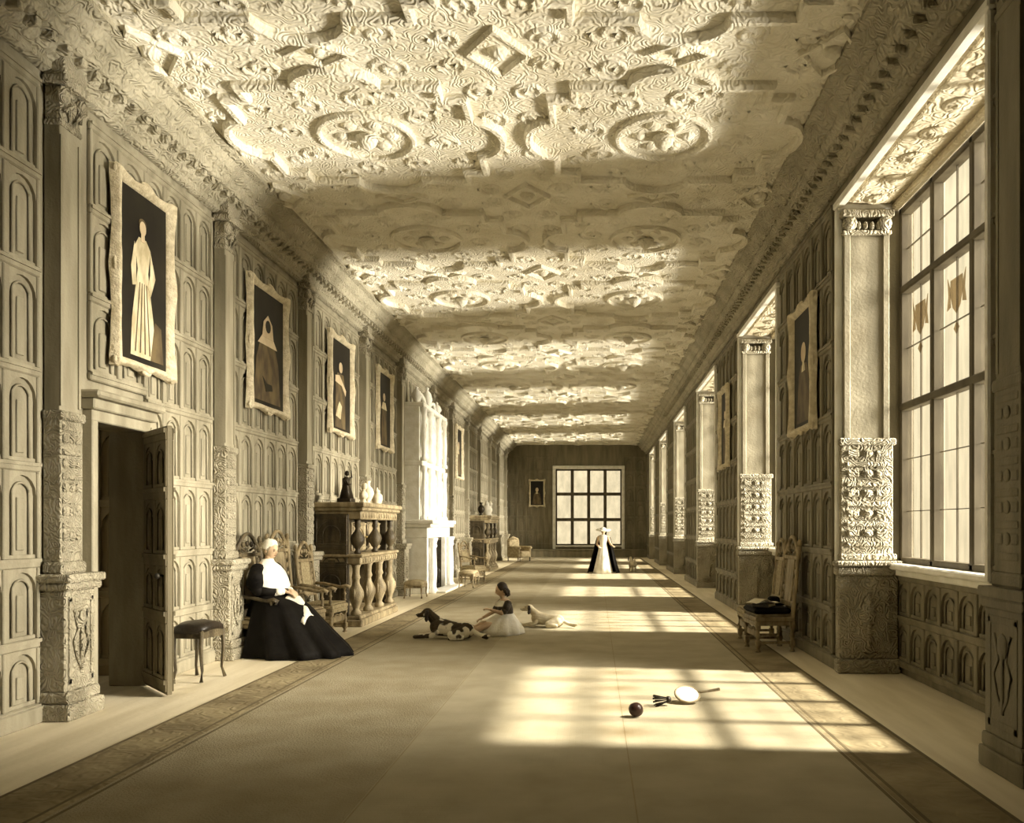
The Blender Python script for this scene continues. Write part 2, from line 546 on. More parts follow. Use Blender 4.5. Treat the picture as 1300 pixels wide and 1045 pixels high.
# pilasters along the left wall
def pilaster(n):
    r = bpy.data.objects.new('trim_%d' % n, None)
    COL.objects.link(r)
    p = MB()                     # pedestal, local: x out of the wall, y along it
    p.box(-.04, .33, -.05, .54, 0, .14, .015)
    p.box(-.04, .30, -.025, .515, .14, .24, .02)
    p.box(-.04, .25, 0, .49, .24, 1.10, .012)
    p.box(-.04, .31, -.04, .53, 1.10, 1.17, .02)
    p.box(-.04, .34, -.06, .55, 1.17, 1.24, .015)
    p.box(.25, .265, .05, .09, .3, 1.04, .004)
    p.box(.25, .265, .40, .44, .3, 1.04, .004)
    p.box(.25, .265, .05, .44, .3, .35, .004)
    p.box(.25, .265, .05, .44, 1.0, 1.05, .004)
    p.ball((.25, .245, .85), (.05, .07, .09), 10, 6)
    for s in (-1, 1):
        p.tube([(.255, .245, .42), (.265, .245 + s * .07, .52), (.265, .245 + s * .12, .66), (.265, .245 + s * .05, .76), (.26, .245 + s * .11, .93)], .016, 6)
    p.tube([(.26, .245, .4), (.27, .245, .8)], .022, 6)
    p.build('pedestal', M['oak_carved'], r)
    s_ = MB()
    s_.box(-.04, .19, .045, .445, 1.24, 1.34, .02)
    s_.box(-.04, .15, .07, .42, 1.34, 2.6, .008)
    for k in range(11):
        z = 1.42 + k * .105
        if k % 2:
            s_.box(.15, .175, .10, .19, z, z + .075, .012)
            s_.box(.15, .175, .30, .39, z, z + .075, .012)
            s_.ball((.15, .245, z + .04), (.04, .05, .045), 8, 5)
        else:
            s_.box(.15, .172, .095, .395, z, z + .055, .012)
    s_.box(-.04, .185, .05, .44, 2.56, 2.64, .015)
    s_.build('carved_panel', M['oak_carved'], r)
    t_ = MB()
    t_.box(-.04, .13, .085, .405, 2.64, 5.1, .006)
    t_.box(.13, .145, .085, .12, 2.68, 5.0)
    t_.box(.13, .145, .37, .405, 2.68, 5.0)
    t_.build('shaft', M['oak'], r)
    c_ = MB()
    c_.box(-.04, .155, .07, .42, 5.08, 5.13, .01)
    c_.box(-.04, .14, .09, .40, 5.13, 5.42, .01)
    for s in (-1, 1):
        c_.lathe([(.07, -.03), (.075, 0), (.07, .03)], (0, 0, 0), 12, Matrix.Translation((.16, .245 + s * .14, 5.34)) @ Matrix.Rotation(PI / 2, 4, 'Y'))
        c_.tube([(.15, .245 + s * .03, 5.15), (.2, .245 + s * .09, 5.26), (.16, .245 + s * .13, 5.2)], .02, 6)
    c_.ball((.15, .245, 5.28), (.05, .05, .09), 8, 6)
    c_.box(-.04, .24, .04, .45, 5.42, 5.5, .015)
    c_.box(-.04, .20, .06, .43, 5.5, 5.70, .01)
    c_.build('capital', M['oak_carved'], r)
    return r


pl0 = pilaster(2)
for i, y in enumerate(PIL):
    o = pl0 if i == 0 else copy_tree(pl0)
    o.name = 'trim_%d' % (i + 2)
    o.location = (XL, y + .06, 0)
    o.scale = (.78, .86, 1)
    tag(o, 'carved oak pilaster on a tall pedestal against the portrait wall', None, 'carved pilasters along the portrait wall', 'structure')

# ------------------------------------------------------------------ cornices
def cornice(name, x, s, lab, m):
    c = MB()
    prof = [(0, 5.52), (.05, 5.54), (.05, 5.60), (.12, 5.64), (.15, 5.70), (.26, 5.72), (.30, 5.78), (.30, 5.83), (.36, 5.86), (.42, 5.95), (.50, 5.97), (.50, 6.03), (-.04, 6.03), (-.04, 5.52)]
    c.prism([(x + s * a, YB, z) for a, z in prof], (0, YE - YB, 0))
    y = YB + .1
    while y < 30:
        c.box(x + s * .1, x + s * .24, y, y + .07, 5.645, 5.715, .01)
        c.ball((x + s * .285, y + .1, 5.80), (.03, .05, .045), 6, 4)
        y += .20
    struct(name, c, m, lab)


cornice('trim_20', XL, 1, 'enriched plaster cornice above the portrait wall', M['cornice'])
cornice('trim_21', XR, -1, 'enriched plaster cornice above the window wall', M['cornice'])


# ------------------------------------------------------------------ ceiling with strapwork
c_ = MB()
c_.box(XL - .35, XB, YB - .3, YE + .4, H, H + .2)


def rib(mb, pts, w=.085, h=.085, closed=True):
    n = len(pts)
    rs = []
    for i in range(n):
        a = Vector(pts[(i - 1) % n]) if (closed or i) else Vector(pts[0])
        b = Vector(pts[(i + 1) % n]) if (closed or i < n - 1) else Vector(pts[-1])
        p = Vector(pts[i])
        d1 = (p - a).normalized() if (p - a).length > 1e-6 else (b - p).normalized()
        d2 = (b - p).normalized() if (b - p).length > 1e-6 else d1
        n1, n2 = Vector((-d1.y, d1.x)), Vector((-d2.y, d2.x))
        nn = (n1 + n2)
        nn = nn.normalized() if nn.length > 1e-3 else n1
        k = 1 / max(.5, nn.dot(n1))
        o = nn * k
        q = lambda t, z: (p.x + o.x * t, p.y + o.y * t, H + z)
        rs.append([q(-w / 2, .005), q(-w / 2, -h * .55), q(-w * .28, -h), q(w * .28, -h), q(w / 2, -h * .55), q(w / 2, .005)])
    if closed: rs.append(rs[0])
    mb.rings(rs, False, False, None, False)


def cell_outline(cx, cy, a, b, lob, notch):
    """one strapwork compartment: straight edges, a round lobe in the middle of each side, stepped corners"""
    pts = []
    K = 8
    def side(p0, dirv, nrm, ln):
        out = []
        m0 = ln / 2 - lob
        p0 = Vector(p0); dirv = Vector(dirv); nrm = Vector(nrm)
        out.append(p0)
        for k in range(K + 1):
            t = PI * k / K
            out.append(p0 + dirv * (m0 + lob - lob * math.cos(t)) + nrm * (lob * .72 * math.sin(t)))
        out.append(p0 + dirv * ln)
        return out
    n = notch
    pts += side((cx - a + n, cy - b), (1, 0), (0, -1), 2 * a - 2 * n)
    pts += [Vector((cx + a - n, cy - b + n)), ]
    pts += side((cx + a, cy - b + n), (0, 1), (1, 0), 2 * b - 2 * n)
    pts += [Vector((cx + a - n, cy + b - n)), ]
    pts += side((cx + a - n, cy + b), (-1, 0), (0, 1), 2 * a - 2 * n)
    pts += [Vector((cx - a + n, cy + b - n)), ]
    pts += side((cx - a, cy + b - n), (0, -1), (-1, 0), 2 * b - 2 * n)
    pts += [Vector((cx - a + n, cy - b + n)), ]
    out = [pts[0]]
    for p in pts[1:]:
        if (p - out[-1]).length > .02: out.append(p)
    return out


def spiral(mb, cx, cy, r, turns, a0, s, w=.026, far=False):
    n = 10 if far else 18
    pts = []
    for k in range(n + 1):
        t = k / n
        rr = r * (1 - .85 * t)
        a = a0 + s * turns * 2 * PI * t
        pts.append((cx + rr * math.cos(a), cy + rr * math.sin(a)))
    vv, ff = [], []
    for i, p in enumerate(pts):
        q = Vector(pts[min(i + 1, n)]) - Vector(pts[max(i - 1, 0)])
        q.normalize()
        o = Vector((-q.y, q.x)) * w
        vv += [(p[0] - o.x, p[1] - o.y, H), (p[0], p[1], H - .03), (p[0] + o.x, p[1] + o.y, H)]
    for i in range(n):
        ff += [(3 * i, 3 * i + 1, 3 * i + 4, 3 * i + 3), (3 * i + 1, 3 * i + 2, 3 * i + 5, 3 * i + 4)]
    mb.add(vv, ff, True)


CW, CL = 3.32, 3.27
CX = (-2.55, .77)
CY0 = 9.17 - 3 * CL
for j in range(14):
    cy = CY0 + j * CL
    if cy > YE - 1: break
    far = cy > 18
    for cx in CX:
        rib(c_, cell_outline(cx, cy, 1.22, 1.10, .42, .24))
        ring = [(cx + .52 * math.cos(2 * PI * k / 20), cy + .52 * math.sin(2 * PI * k / 20)) for k in range(20)]
        rib(c_, ring, .055, .055)
        c_.lathe([(.13, -.03), (.10, -.10), (.03, -.16)][::-1], (cx, cy, H), 10)
        for k in range(6):
            a = k * PI / 3
            c_.ball((cx + .27 * math.cos(a), cy + .27 * math.sin(a), H), (.09, .09, .05), 8, 4)
        for k in range(8):
            a = k * PI / 4 + .2
            spiral(c_, cx + .82 * math.cos(a), cy + .80 * math.sin(a), .20, 1.4, a, 1 if k % 2 else -1, .026, far)
        for sx in (-1, 1):
            for sy in (-1, 1):
                spiral(c_, cx + sx * .98, cy + sy * .62, .13, 1.3, 0, sx * sy, .022, far)
                spiral(c_, cx + sx * .45, cy + sy * .92, .13, 1.3, PI, sx * sy, .022, far)
                spiral(c_, cx + sx * .62, cy + sy * 1.36, .20, 1.5, PI * sx, sx, .026, far)
                spiral(c_, cx + sx * 1.45, cy + sy * .40, .17, 1.5, 1, sy, .024, far)
                spiral(c_, cx + sx * 1.42, cy + sy * .95, .17, 1.5, 2, -sy, .024, far)
                spiral(c_, cx + sx * 1.2, cy + sy * 1.42, .16, 1.5, 3, -sx, .024, far)
        # diagonal link straps and a small star between four compartments
        yy = cy + CL / 2
        rib(c_, [(cx - .30, yy), (cx, yy - .18), (cx + .30, yy), (cx, yy + .18)], .045, .05)
        c_.ball((cx, yy, H), (.07, .07, .06), 8, 4)
    for xx in (CX[0] + CW / 2, CX[1] + CW / 2 - .25, CX[0] - CW / 2 + .12):
        yy = cy + CL / 2
        rib(c_, [(xx - .28, yy), (xx, yy - .36), (xx + .28, yy), (xx, yy + .36)], .05, .055)
        c_.ball((xx, yy, H), (.10, .10, .08), 8, 4)
struct('ceiling', c_, M['plaster'], 'pale moulded plaster ceiling of strapwork compartments and scrolls')

# ------------------------------------------------------------------ end and back walls
e_ = MB()
EW = (-2.1, 1.45, .62, 4.72)
e_.box(XL - .35, EW[0], YE, YE + .35, 0, H)
e_.box(EW[1], XB, YE, YE + .35, 0, H)
e_.box(EW[0], EW[1], YE, YE + .35, 0, EW[2])
e_.box(EW[0], EW[1], YE, YE + .35, EW[3], H)
Te = frame_T((0, YE, 0), (1, 0, 0), (0, -1, 0))
panelling(e_, Te, XL, EW[0] - .12, RAILS, .5)
panelling(e_, Te, EW[1] + .12, XR, RAILS, .5)
struct('wall_end', e_, M['oak_shaded'], 'dark panelled far end wall round the great window')
k_ = MB()
k_.box(XL - .35, XB, YB - .3, YB, 0, H)
struct('wall_back', k_, M['oak_shaded'])


def window(n, T, a0, a1, z0, z1, cols, zs, lab, emblems=True, deep=.10, mw=.042, leads=True):
    """a mullioned window; local a along it, b towards the room"""
    r = bpy.data.objects.new('window_%d' % n, None)
    COL.objects.link(r)
    tag(r, lab, None, None, 'structure')
    g = MB()
    g.box(a0, a1, -.05, -.042, z0, z1, 0, T)
    g.build('glass', M['glass'], r)
    fr = MB()
    fr.box(a0, a0 + .07, -deep, .03, z0, z1, .01, T)
    fr.box(a1 - .07, a1, -deep, .03, z0, z1, .01, T)
    fr.box(a0, a1, -deep, .03, z0, z0 + .07, .01, T)
    fr.box(a0, a1, -deep, .03, z1 - .08, z1, .01, T)
    st = (a1 - a0) / cols
    for i in range(1, cols):
        fr.box(a0 + i * st - mw, a0 + i * st + mw, -deep, .03, z0, z1, .015, T)
    for z in zs:
        fr.box(a0, a1, -deep, .035, z - mw, z + mw, .015, T)
    fr.build('window_frame', M['mullion'], r)
    ld = MB()
    zz = [z0] + list(zs) + [z1]
    em = MB()
    for i in range(cols):
        l, rr = a0 + i * st + .05, a0 + (i + 1) * st - .05
        for k in (1,):
            x = l + (rr - l) * k / 2
            ld.box(x - .005, x + .005, -.056, -.037, z0, z1, 0, T)
        for q in range(len(zz) - 1):
            nn = max(2, round((zz[q + 1] - zz[q]) / .62))
            for k in range(1, nn):
                z = zz[q] + (zz[q + 1] - zz[q]) * k / nn
                ld.box(l, rr, -.056, -.037, z - .004, z + .004, 0, T)
            if emblems and q == 1:
                c, z = (l + rr) / 2, zz[q + 1] - .40
                pts = [(-.13, .16), (.13, .16), (.14, .02), (.08, -.12), (0, -.19), (-.08, -.12), (-.14, .02)]
                em.prism([(c + x, -.040, z + y) for x, y in pts], (0, .006, 0), T)
                for s in (-1, 1):
                    em.prism([(c + s * x, -.040, z + y) for x, y in ((.15, .1), (.2, .2), (.18, .02), (.21, -.12), (.13, -.1))], (0, .006, 0), T)
                em.prism([(c + x, -.040, z - .33 + y) for x, y in ((-.06, 0), (0, .06), (.06, 0), (0, -.06))], (0, .006, 0), T)
    if leads: ld.build('lead_lines', M['mullion'], r)
    if emblems: em.build('stained_emblem', M['emblem'], r)
    return r


window(7, frame_T((0, YE + .18, 0), (1, 0, 0), (0, -1, 0)), EW[0], EW[1], EW[2], EW[3], 4, (2.0, 3.38), 'large window of twelve bright lights closing the far end', False, .10, .085, False)
t = MB()
for a, b in ((EW[0] - .16, EW[0]), (EW[1], EW[1] + .16)):
    t.box(a, b, YE - .09, YE + .02, .0, EW[3] + .16, .02)
t.box(EW[0] - .16, EW[1] + .16, YE - .11, YE + .02, EW[3], EW[3] + .18, .02)
t.box(EW[0], EW[1], YE - .09, YE + .1, EW[2] - .1, EW[2], .02)
struct('trim_22', t, M['stone'], 'pale stone surround of the far end window')
t = MB()
t.box(XL + .6, XR - .02, YE - .75, YE - .1, 0, .36, .02)
t.box(XL + .6, XR - .02, YE - .80, YE - .1, .36, .42, .02)
struct('trim_23', t, M['oak_shaded'], 'low oak window seat running under the far end window')

# ------------------------------------------------------------------ right wall with its window bays
r_ = MB()
edges = [YB - .3] + [v for b in BAYS for v in b] + [YE + .3]
XF = XR + .045
for i in range(0, len(edges), 2):
    r_.box(XF, XB, edges[i], edges[i + 1], 0, H)
    Tr = frame_T((XF, 0, 0), (0, 1, 0), (-1, 0, 0))
    panelling(r_, Tr, max(edges[i], YB) + (.30 if i else 0), min(edges[i + 1], YE) - .02, RAILS, .45)
for y0, y1 in BAYS:
    r_.box(XF, XB, y0, y1, SOF, H)
    r_.box(XW, XB, y0, y1, 0, 1.20)
    Tb = frame_T((XW, 0, 0), (0, 1, 0), (-1, 0, 0))
    panelling(r_, Tb, y0, y1, [.12, .62, 1.08], .40)
struct('wall_right', r_, M['oak_shaded'], 'shaded panelled wall broken by deep window bays')

so, ja, sl = MB(), MB(), MB()
for i, (y0, y1) in enumerate(BAYS):
    Tw = frame_T((XW + .04, 0, 0), (0, 1, 0), (-1, 0, 0))
    window(i + 1, Tw, y0, y1, 1.23, 5.24, 4, (2.99, 4.31),
           ['tall mullioned window nearest the viewer, heraldic emblems in its lights', 'second mullioned window from the viewer, beyond the carved oak chair',
            'third mullioned window from the viewer', 'fourth mullioned window from the viewer', 'fifth mullioned window from the viewer', 'last mullioned window before the end wall'][i], i < 2)
    s = MB()
    s.box(XR + .0, XW + .05, y0 + .002, y1 - .002, SOF - .06, SOF, .01)
    s.box(XW - .09, XW, y0, y1, SOF - .14, SOF - .06, .02)
    s.box(XR + .1, XW - .14, y0 + .12, y1 - .12, SOF - .085, SOF - .06, .02)
    n = 7
    for k in range(n):
        y = y0 + .25 + (y1 - y0 - .5) * k / (n - 1)
        s.lathe([(.10, -.02), (.13, 0)], ((XR + XW) / 2, y, SOF - .09), 12)
        s.ball(((XR + XW) / 2, y, SOF - .10), (.05, .05, .03), 8, 4)
    o = struct('trim_%d' % (30 + i), s, M['soffit'], None)
    o['label'] = 'enriched plaster soffit over a window bay'
    o['group'] = 'plaster soffits over the window bays'
    # white edge moulding round the opening in the wall plane
    g = MB()
    g.box(XR - .05, XR + .05, y0 - .08, y1 + .08, SOF - .10, SOF - .02, .015)
    g.box(XR - .02, XW, y1 - .05, y1 + .0, SOF - .13, SOF - .055, .015)
    for yy in (y0 - .06, y1 - .0):
        g.box(XR - .035, XR + .05, yy, yy + .07, 1.25, SOF - .10, .015)
    # window sill board
    g.box(XW - .16, XW + .03, y0, y1, 1.17, 1.235, .015)
    g.box(XW - .09, XW, y0, y1, 1.10, 1.17, .015)
    o = struct('trim_%d' % (40 + i), g, M['stone'], 'pale moulding and sill edging a window bay')
    o['group'] = 'pale edge mouldings of the window bays'


def jamb(sgn):
    """the panelled return of a bay, local x out from the wall plane into the bay, y towards the viewer"""
    r = bpy.data.objects.new('trim_50', None)
    COL.objects.link(r)
    D = XW - XR
    p = MB()
    p.box(-.06, D - .02, 0, .16, 0, .16, .02)
    p.box(-.04, D - .04, 0, .12, .16, 1.10, .015)
    p.box(-.07, D - .02, 0, .17, 1.10, 1.20, .02)
    p.box(-.08, D - .0, 0, .20, 1.20, 1.26, .015)
    p.box(.06, D - .14, .12, .135, .24, 1.02, .01)
    p.ball((D / 2 - .04, .13, .66), (.09, .04, .16), 10, 6)
    p.tube([(D / 2 - .04, .14, .3), (D / 2 - .04, .15, .9)], .025, 6)
    p.build('pedestal', M['oak_carved'], r)
    q = MB()
    q.box(.0, D - .08, 0, .07, 1.26, 2.6, .01)
    q.box(-.02, D - .05, 0, .10, 2.56, 2.64, .015)
    q.box(-.02, D - .05, 0, .11, 1.26, 1.34, .015)
    for k in range(10):
        z = 1.42 + k * .112
        if k % 2:
            q.box(.07, .20, .07, .10, z, z + .08, .012)
            q.box(D - .28, D - .15, .07, .10, z, z + .08, .012)
            q.ball((D / 2 - .04, .08, z + .04), (.07, .04, .045), 8, 5)
        else:
            q.box(.06, D - .14, .07, .095, z, z + .06, .012)
    q.build('carved_panel', M['oak_carved'], r)
    s = MB()
    s.box(.04, D - .12, 0, .04, 2.64, 4.95, .006)
    s.box(.04, .11, .04, .065, 2.64, 4.95, .006)
    s.box(D - .19, D - .12, .04, .065, 2.64, 4.95, .006)
    s.build('shaft', M['oak'], r)
    c = MB()
    c.box(.02, D - .10, 0, .09, 4.93, 4.98, .01)
    for x in (.10, D - .18):
        c.lathe([(.075, -.04), (.085, 0), (.075, .04)], (0, 0, 0), 12, Matrix.Translation((x, .07, 5.05)) @ Matrix.Rotation(PI / 2, 4, 'X'))
    for k in range(4):
        c.ball((.2 + k * .075, .07, 5.03), (.028, .035, .05), 8, 5)
    c.box(.0, D - .08, 0, .13, 5.12, 5.20, .015)
    c.build('capital', M['oak_carved'], r)
    return r


j0 = jamb(1)
for i, (y0, y1) in enumerate(BAYS):
    o = j0 if i == 0 else copy_tree(j0)
    o.name = 'trim_%d' % (50 + i)
    # the far return faces the viewer: local y points back towards -Y; keep x pointing into the bay
    o.location = (XR, y1, 0)
    o.scale = (1, -1, 1)
    tag(o, 'carved pilaster on the far return of a window bay', None, 'carved returns of the window bays', 'structure')
# flat pilaster on the wall in front of the nearest window
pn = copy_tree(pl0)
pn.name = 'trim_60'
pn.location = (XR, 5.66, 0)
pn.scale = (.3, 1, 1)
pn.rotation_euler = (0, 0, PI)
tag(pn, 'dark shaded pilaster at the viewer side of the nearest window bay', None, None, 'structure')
del pn['group']
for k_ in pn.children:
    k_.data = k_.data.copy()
    k_.data.materials[0] = M['oak_shaded']  # carved oak swapped for the darkened one, painting in this pilaster's shade

t = MB()
for i in range(0, len(edges), 2):
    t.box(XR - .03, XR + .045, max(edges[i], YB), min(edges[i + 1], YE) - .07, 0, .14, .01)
struct('baseboard_right', t, M['oak_shaded'], 'dark skirting between the window bays')


# ================================================================== furnishings
def cloth_rings(mb, rings, n=36, folds=0, amp=0.0, T=None, caps=True, ph=0.0):
    """rings: (cx, cy, cz, rx, ry, tilt, fold amount); z may tip with tilt (forward edge lower when positive)"""
    rs = []
    for cx, cy, cz, rx, ry, tilt, fa in rings:
        r = []
        for k in range(n):
            a = 2 * PI * k / n
            q = 1 + fa * amp * (math.sin(folds * a + ph) + .4 * math.sin((folds * 2 + 1) * a + 1))
            x, y = rx * math.cos(a) * q, ry * math.sin(a) * q
            r.append((cx + x, cy + y, max(cz - tilt * x, .004)))
        rs.append(r)
    return mb.rings(rs, caps, True, T)


# ---- portraits -----------------------------------------------------
def frame_mesh(wd, ht, bw=.11, crest=.035):
    """carved frame with swelling corners and centres; local y along, z up, x out of the wall"""
    mb = MB()
    N = 26
    per = []
    def seg(p, q, n_):
        for k in range(N):
            t = k / N
            per.append((p[0] + (q[0] - p[0]) * t, p[1] + (q[1] - p[1]) * t, n_, t))
    iw, ih = wd / 2 - bw, ht / 2 - bw
    seg((-iw, -ih), (iw, -ih), (0, -1)); seg((iw, -ih), (iw, ih), (1, 0)); seg((iw, ih), (-iw, ih), (0, 1)); seg((-iw, ih), (-iw, -ih), (-1, 0))
    secs = [(0, .012), (.12, .045), (.35, .05), (.6, .085), (.85, .07), (1, .0)]
    rs = [[] for _ in secs]
    for a, b, nn, t in per:
        g = lambda c, s: math.exp(-((t - c) / s) ** 2)
        corner = max(g(0, .09), g(1, .09))
        bump = crest * g(.5, .10) + crest * .9 * corner - .008 * (g(.25, .08) + g(.75, .08)) + .004 * math.sin(t * 40)
        dx, dz = nn
        if t < .001:                       # mitre: aim outward along the diagonal
            dx, dz = (1 if a > 0 else -1), (1 if b > 0 else -1)
        else:
            k = .0
            if t < .12: k = 1 - t / .12
            if t > .88: k = (t - .88) / .12
            sx, sz = (1 if a > 0 else -1), (1 if b > 0 else -1)
            dx, dz = (dx if abs(dx) > .5 else sx * k), (dz if abs(dz) > .5 else sz * k)
        for i, (s_, h) in enumerate(secs):
            o = (bw + bump) * s_
            rs[i].append((h + (.02 * corner + .02 * g(.5, .1)) * (s_ > .3) * (s_ < 1), a + dx * o, b + dz * o))
    n = len(per)
    vv = [p for r in rs for p in r]
    ff = []
    for i in range(len(secs) - 1):
        for j in range(n):
            j2 = (j + 1) % n
            ff.append((i * n + j, (i + 1) * n + j, (i + 1) * n + j2, i * n + j2))
    mb.add(vv, ff, True)
    for s in (-1, 1):
        mb.ball((.05, 0, s * (ht / 2 + crest * .2)), (.03, .09, .045), 10, 6)
        mb.ball((.05, s * (wd / 2 + crest * .1), 0), (.025, .035, .08), 8, 6)
        for q in (-1, 1):
            mb.ball((.05, s * (wd / 2 - .02), q * (ht / 2 - .02)), (.03, .06, .06), 8, 6)
    return mb


def flat(mb, pts, x, mi, d=.003):
    mb.cur = mi
    mb.prism([(x, a, b) for a, b in pts], (d, 0, 0))
    mb.cur = 0


def oval(cy, cz, ry, rz, n=18):
    return [(cy + ry * math.cos(2 * PI * k / n), cz + rz * math.sin(2 * PI * k / n)) for k in range(n)]


def portrait(loc, rz, wd, ht, kind, label, group=None):
    r = thing('framed_portrait', label, 'painting', loc, rz, group)
    frame_mesh(wd, ht, min(.085, wd * .10)).build('frame', M['frame'], r)
    c = MB()
    iw, ih = wd / 2 - min(.085, wd * .10) + .005, ht / 2 - min(.085, wd * .10) + .005
    c.box(.0, .015, -iw, iw, -ih, ih)
    c.build('canvas', M['canvas'], r)
    f_ = MB()
    W_, H_ = iw, ih
    if kind == 'pale_gown':
        flat(f_, [(-.50 * W_, -.93 * H_), (.55 * W_, -.93 * H_), (.42 * W_, -.45 * H_), (.25 * W_, -.05 * H_), (.20 * W_, .10 * H_), (.30 * W_, .38 * H_), (.12 * W_, .48 * H_), (-.18 * W_, .48 * H_), (-.34 * W_, .36 * H_), (-.22 * W_, .10 * H_), (-.30 * W_, -.1 * H_), (-.45 * W_, -.5 * H_)], .016, 0)
        flat(f_, [(-.36 * W_, .40 * H_), (-.50 * W_, .1 * H_), (-.44 * W_, -.12 * H_), (-.30 * W_, -.1 * H_), (-.30 * W_, .25 * H_)], .019, 0)
        flat(f_, [(.28 * W_, .38 * H_), (.50 * W_, .08 * H_), (.30 * W_, -.16 * H_), (.18 * W_, -.06 * H_), (.28 * W_, .1 * H_)], .019, 0)
        flat(f_, oval(-.03 * W_, .60 * H_, .13 * W_, .085 * H_), .020, 1)
        flat(f_, [(-.11 * W_, .44 * H_), (.05 * W_, .44 * H_), (.03 * W_, .56 * H_), (-.09 * W_, .56 * H_)], .021, 1)
        flat(f_, oval(-.03 * W_, .655 * H_, .16 * W_, .06 * H_), .018, 2)
        flat(f_, [(.30 * W_, -.93 * H_), (.85 * W_, -.93 * H_), (.75 * W_, -.5 * H_), (.48 * W_, -.45 * H_)], .018, 2)
        for k in range(4):
            x = (-.35 + .2 * k) * W_
            flat(f_, [(x, -.88 * H_), (x + .04 * W_, -.88 * H_), (x * .45 + .02 * W_, -.05 * H_), (x * .45, -.05 * H_)], .020, 2)
    elif kind == 'ruff':
        flat(f_, [(-.80 * W_, -.93 * H_), (.80 * W_, -.93 * H_), (.66 * W_, -.2 * H_), (.42 * W_, .12 * H_), (-.42 * W_, .12 * H_), (-.66 * W_, -.2 * H_)], .016, 2)
        flat(f_, [(-.58 * W_, .06 * H_), (.58 * W_, .06 * H_), (.30 * W_, .24 * H_), (-.30 * W_, .24 * H_)], .019, 1)
        flat(f_, [(-.34 * W_, .20 * H_), (.34 * W_, .20 * H_), (.26 * W_, .46 * H_), (0, .60 * H_), (-.26 * W_, .46 * H_)], .022, 1)
        flat(f_, oval(0, .40 * H_, .15 * W_, .11 * H_), .026, 3)
        flat(f_, [(-.3 * W_, -.5 * H_), (-.1 * W_, -.75 * H_), (.3 * W_, -.7 * H_), (.25 * W_, -.6 * H_), (-.05 * W_, -.6 * H_)], .019, 3)
    elif kind == 'sash':
        flat(f_, [(-.5 * W_, -.95 * H_), (.5 * W_, -.95 * H_), (.45 * W_, .05 * H_), (.3 * W_, .28 * H_), (-.3 * W_, .28 * H_), (-.45 * W_, 0)], .016, 2)
        flat(f_, [(-.5 * W_, .20 * H_), (-.1 * W_, .24 * H_), (.55 * W_, -.05 * H_), (.5 * W_, -.18 * H_), (.1 * W_, .02 * H_), (-.5 * W_, .06 * H_)], .019, 1)
        flat(f_, oval(.02 * W_, .42 * H_, .17 * W_, .12 * H_), .020, 1)
        flat(f_, [(-.45 * W_, -.7 * H_), (.0 * W_, -.75 * H_), (.12 * W_, -.45 * H_), (-.1 * W_, -.35 * H_), (-.3 * W_, -.5 * H_)], .019, 0)
    elif kind == 'tall':
        flat(f_, [(-.45 * W_, -.95 * H_), (.45 * W_, -.95 * H_), (.35 * W_, .1 * H_), (.2 * W_, .2 * H_), (-.2 * W_, .2 * H_), (-.35 * W_, .1 * H_)], .016, 2)
        flat(f_, [(-.42 * W_, .02 * H_), (.42 * W_, .02 * H_), (.2 * W_, .22 * H_), (-.2 * W_, .22 * H_)], .019, 0)
        flat(f_, oval(0, .36 * H_, .18 * W_, .11 * H_), .019, 1)
    else:
        flat(f_, [(-.7 * W_, -.93 * H_), (.7 * W_, -.93 * H_), (.5 * W_, -.1 * H_), (.25 * W_, .08 * H_), (-.25 * W_, .08 * H_), (-.5 * W_, -.1 * H_)], .016, 2)
        flat(f_, oval(0, .28 * H_, .24 * W_, .18 * H_), .019, 1)
        flat(f_, [(-.18 * W_, -.05 * H_), (.18 * W_, -.05 * H_), (.08 * W_, .12 * H_), (-.08 * W_, .12 * H_)], .020, 0)
    f_.build('painted_figure', [M['paint_pale'], M['paint_skin'], M['paint_mid'], M['canvas']], r)
    return r


for y, wd, ht, z, kind, lab in (
        (8.42, 1.12, 1.92, 4.18, 'pale_gown', 'full length portrait of a person in a pale gown, above the open doorway'),
        (11.62, 1.38, 1.80, 4.15, 'ruff', 'wide portrait of a dark clad sitter with white headdress, over the seated person'),
        (14.95, 1.40, 1.80, 4.20, 'sash', 'portrait of a dark figure crossed by a white sash, above the first buffet'),
        (18.05, 1.30, 1.78, 4.20, 'tall', 'narrow looking dark portrait hung just before the white chimneypiece'),
        (27.95, 1.35, 1.80, 4.15, 'half', 'small distant portrait on the wall beyond the white chimneypiece')):
    portrait((XL + .012, y, z), 0, wd - .05, ht - .03, kind, lab)
portrait((XR - .012, 10.75, 3.72), PI, 1.15, 1.66, 'half', 'dark portrait in a curled frame on the shaded wall between the two nearest windows')
portrait((XR - .012, 17.25, 3.72), PI, 1.05, 1.66, 'tall', 'portrait on the shaded wall between the second and third windows')
portrait((-3.1, YE - .057, 3.42), -PI / 2, .85, 1.45, 'half', 'small pale framed portrait on the dark end wall beside the great window')


# ---- turned legs and chairs ------------------------------------------
def turned(mb, x, y, z0, z1, r=.03, n=10):
    h = z1 - z0
    P = [(1.0, 0), (1.15, .03), (.7, .08), (.7, .14), (1.2, .20), (.8, .28), (.65, .42), (.8, .5), (1.25, .56), (.8, .62), (.65, .74), (.8, .84), (1.15, .90), (1.1, 1)]
    mb.lathe([(r * a, z0 + h * b) for a, b in P], (x, y, 0), n)


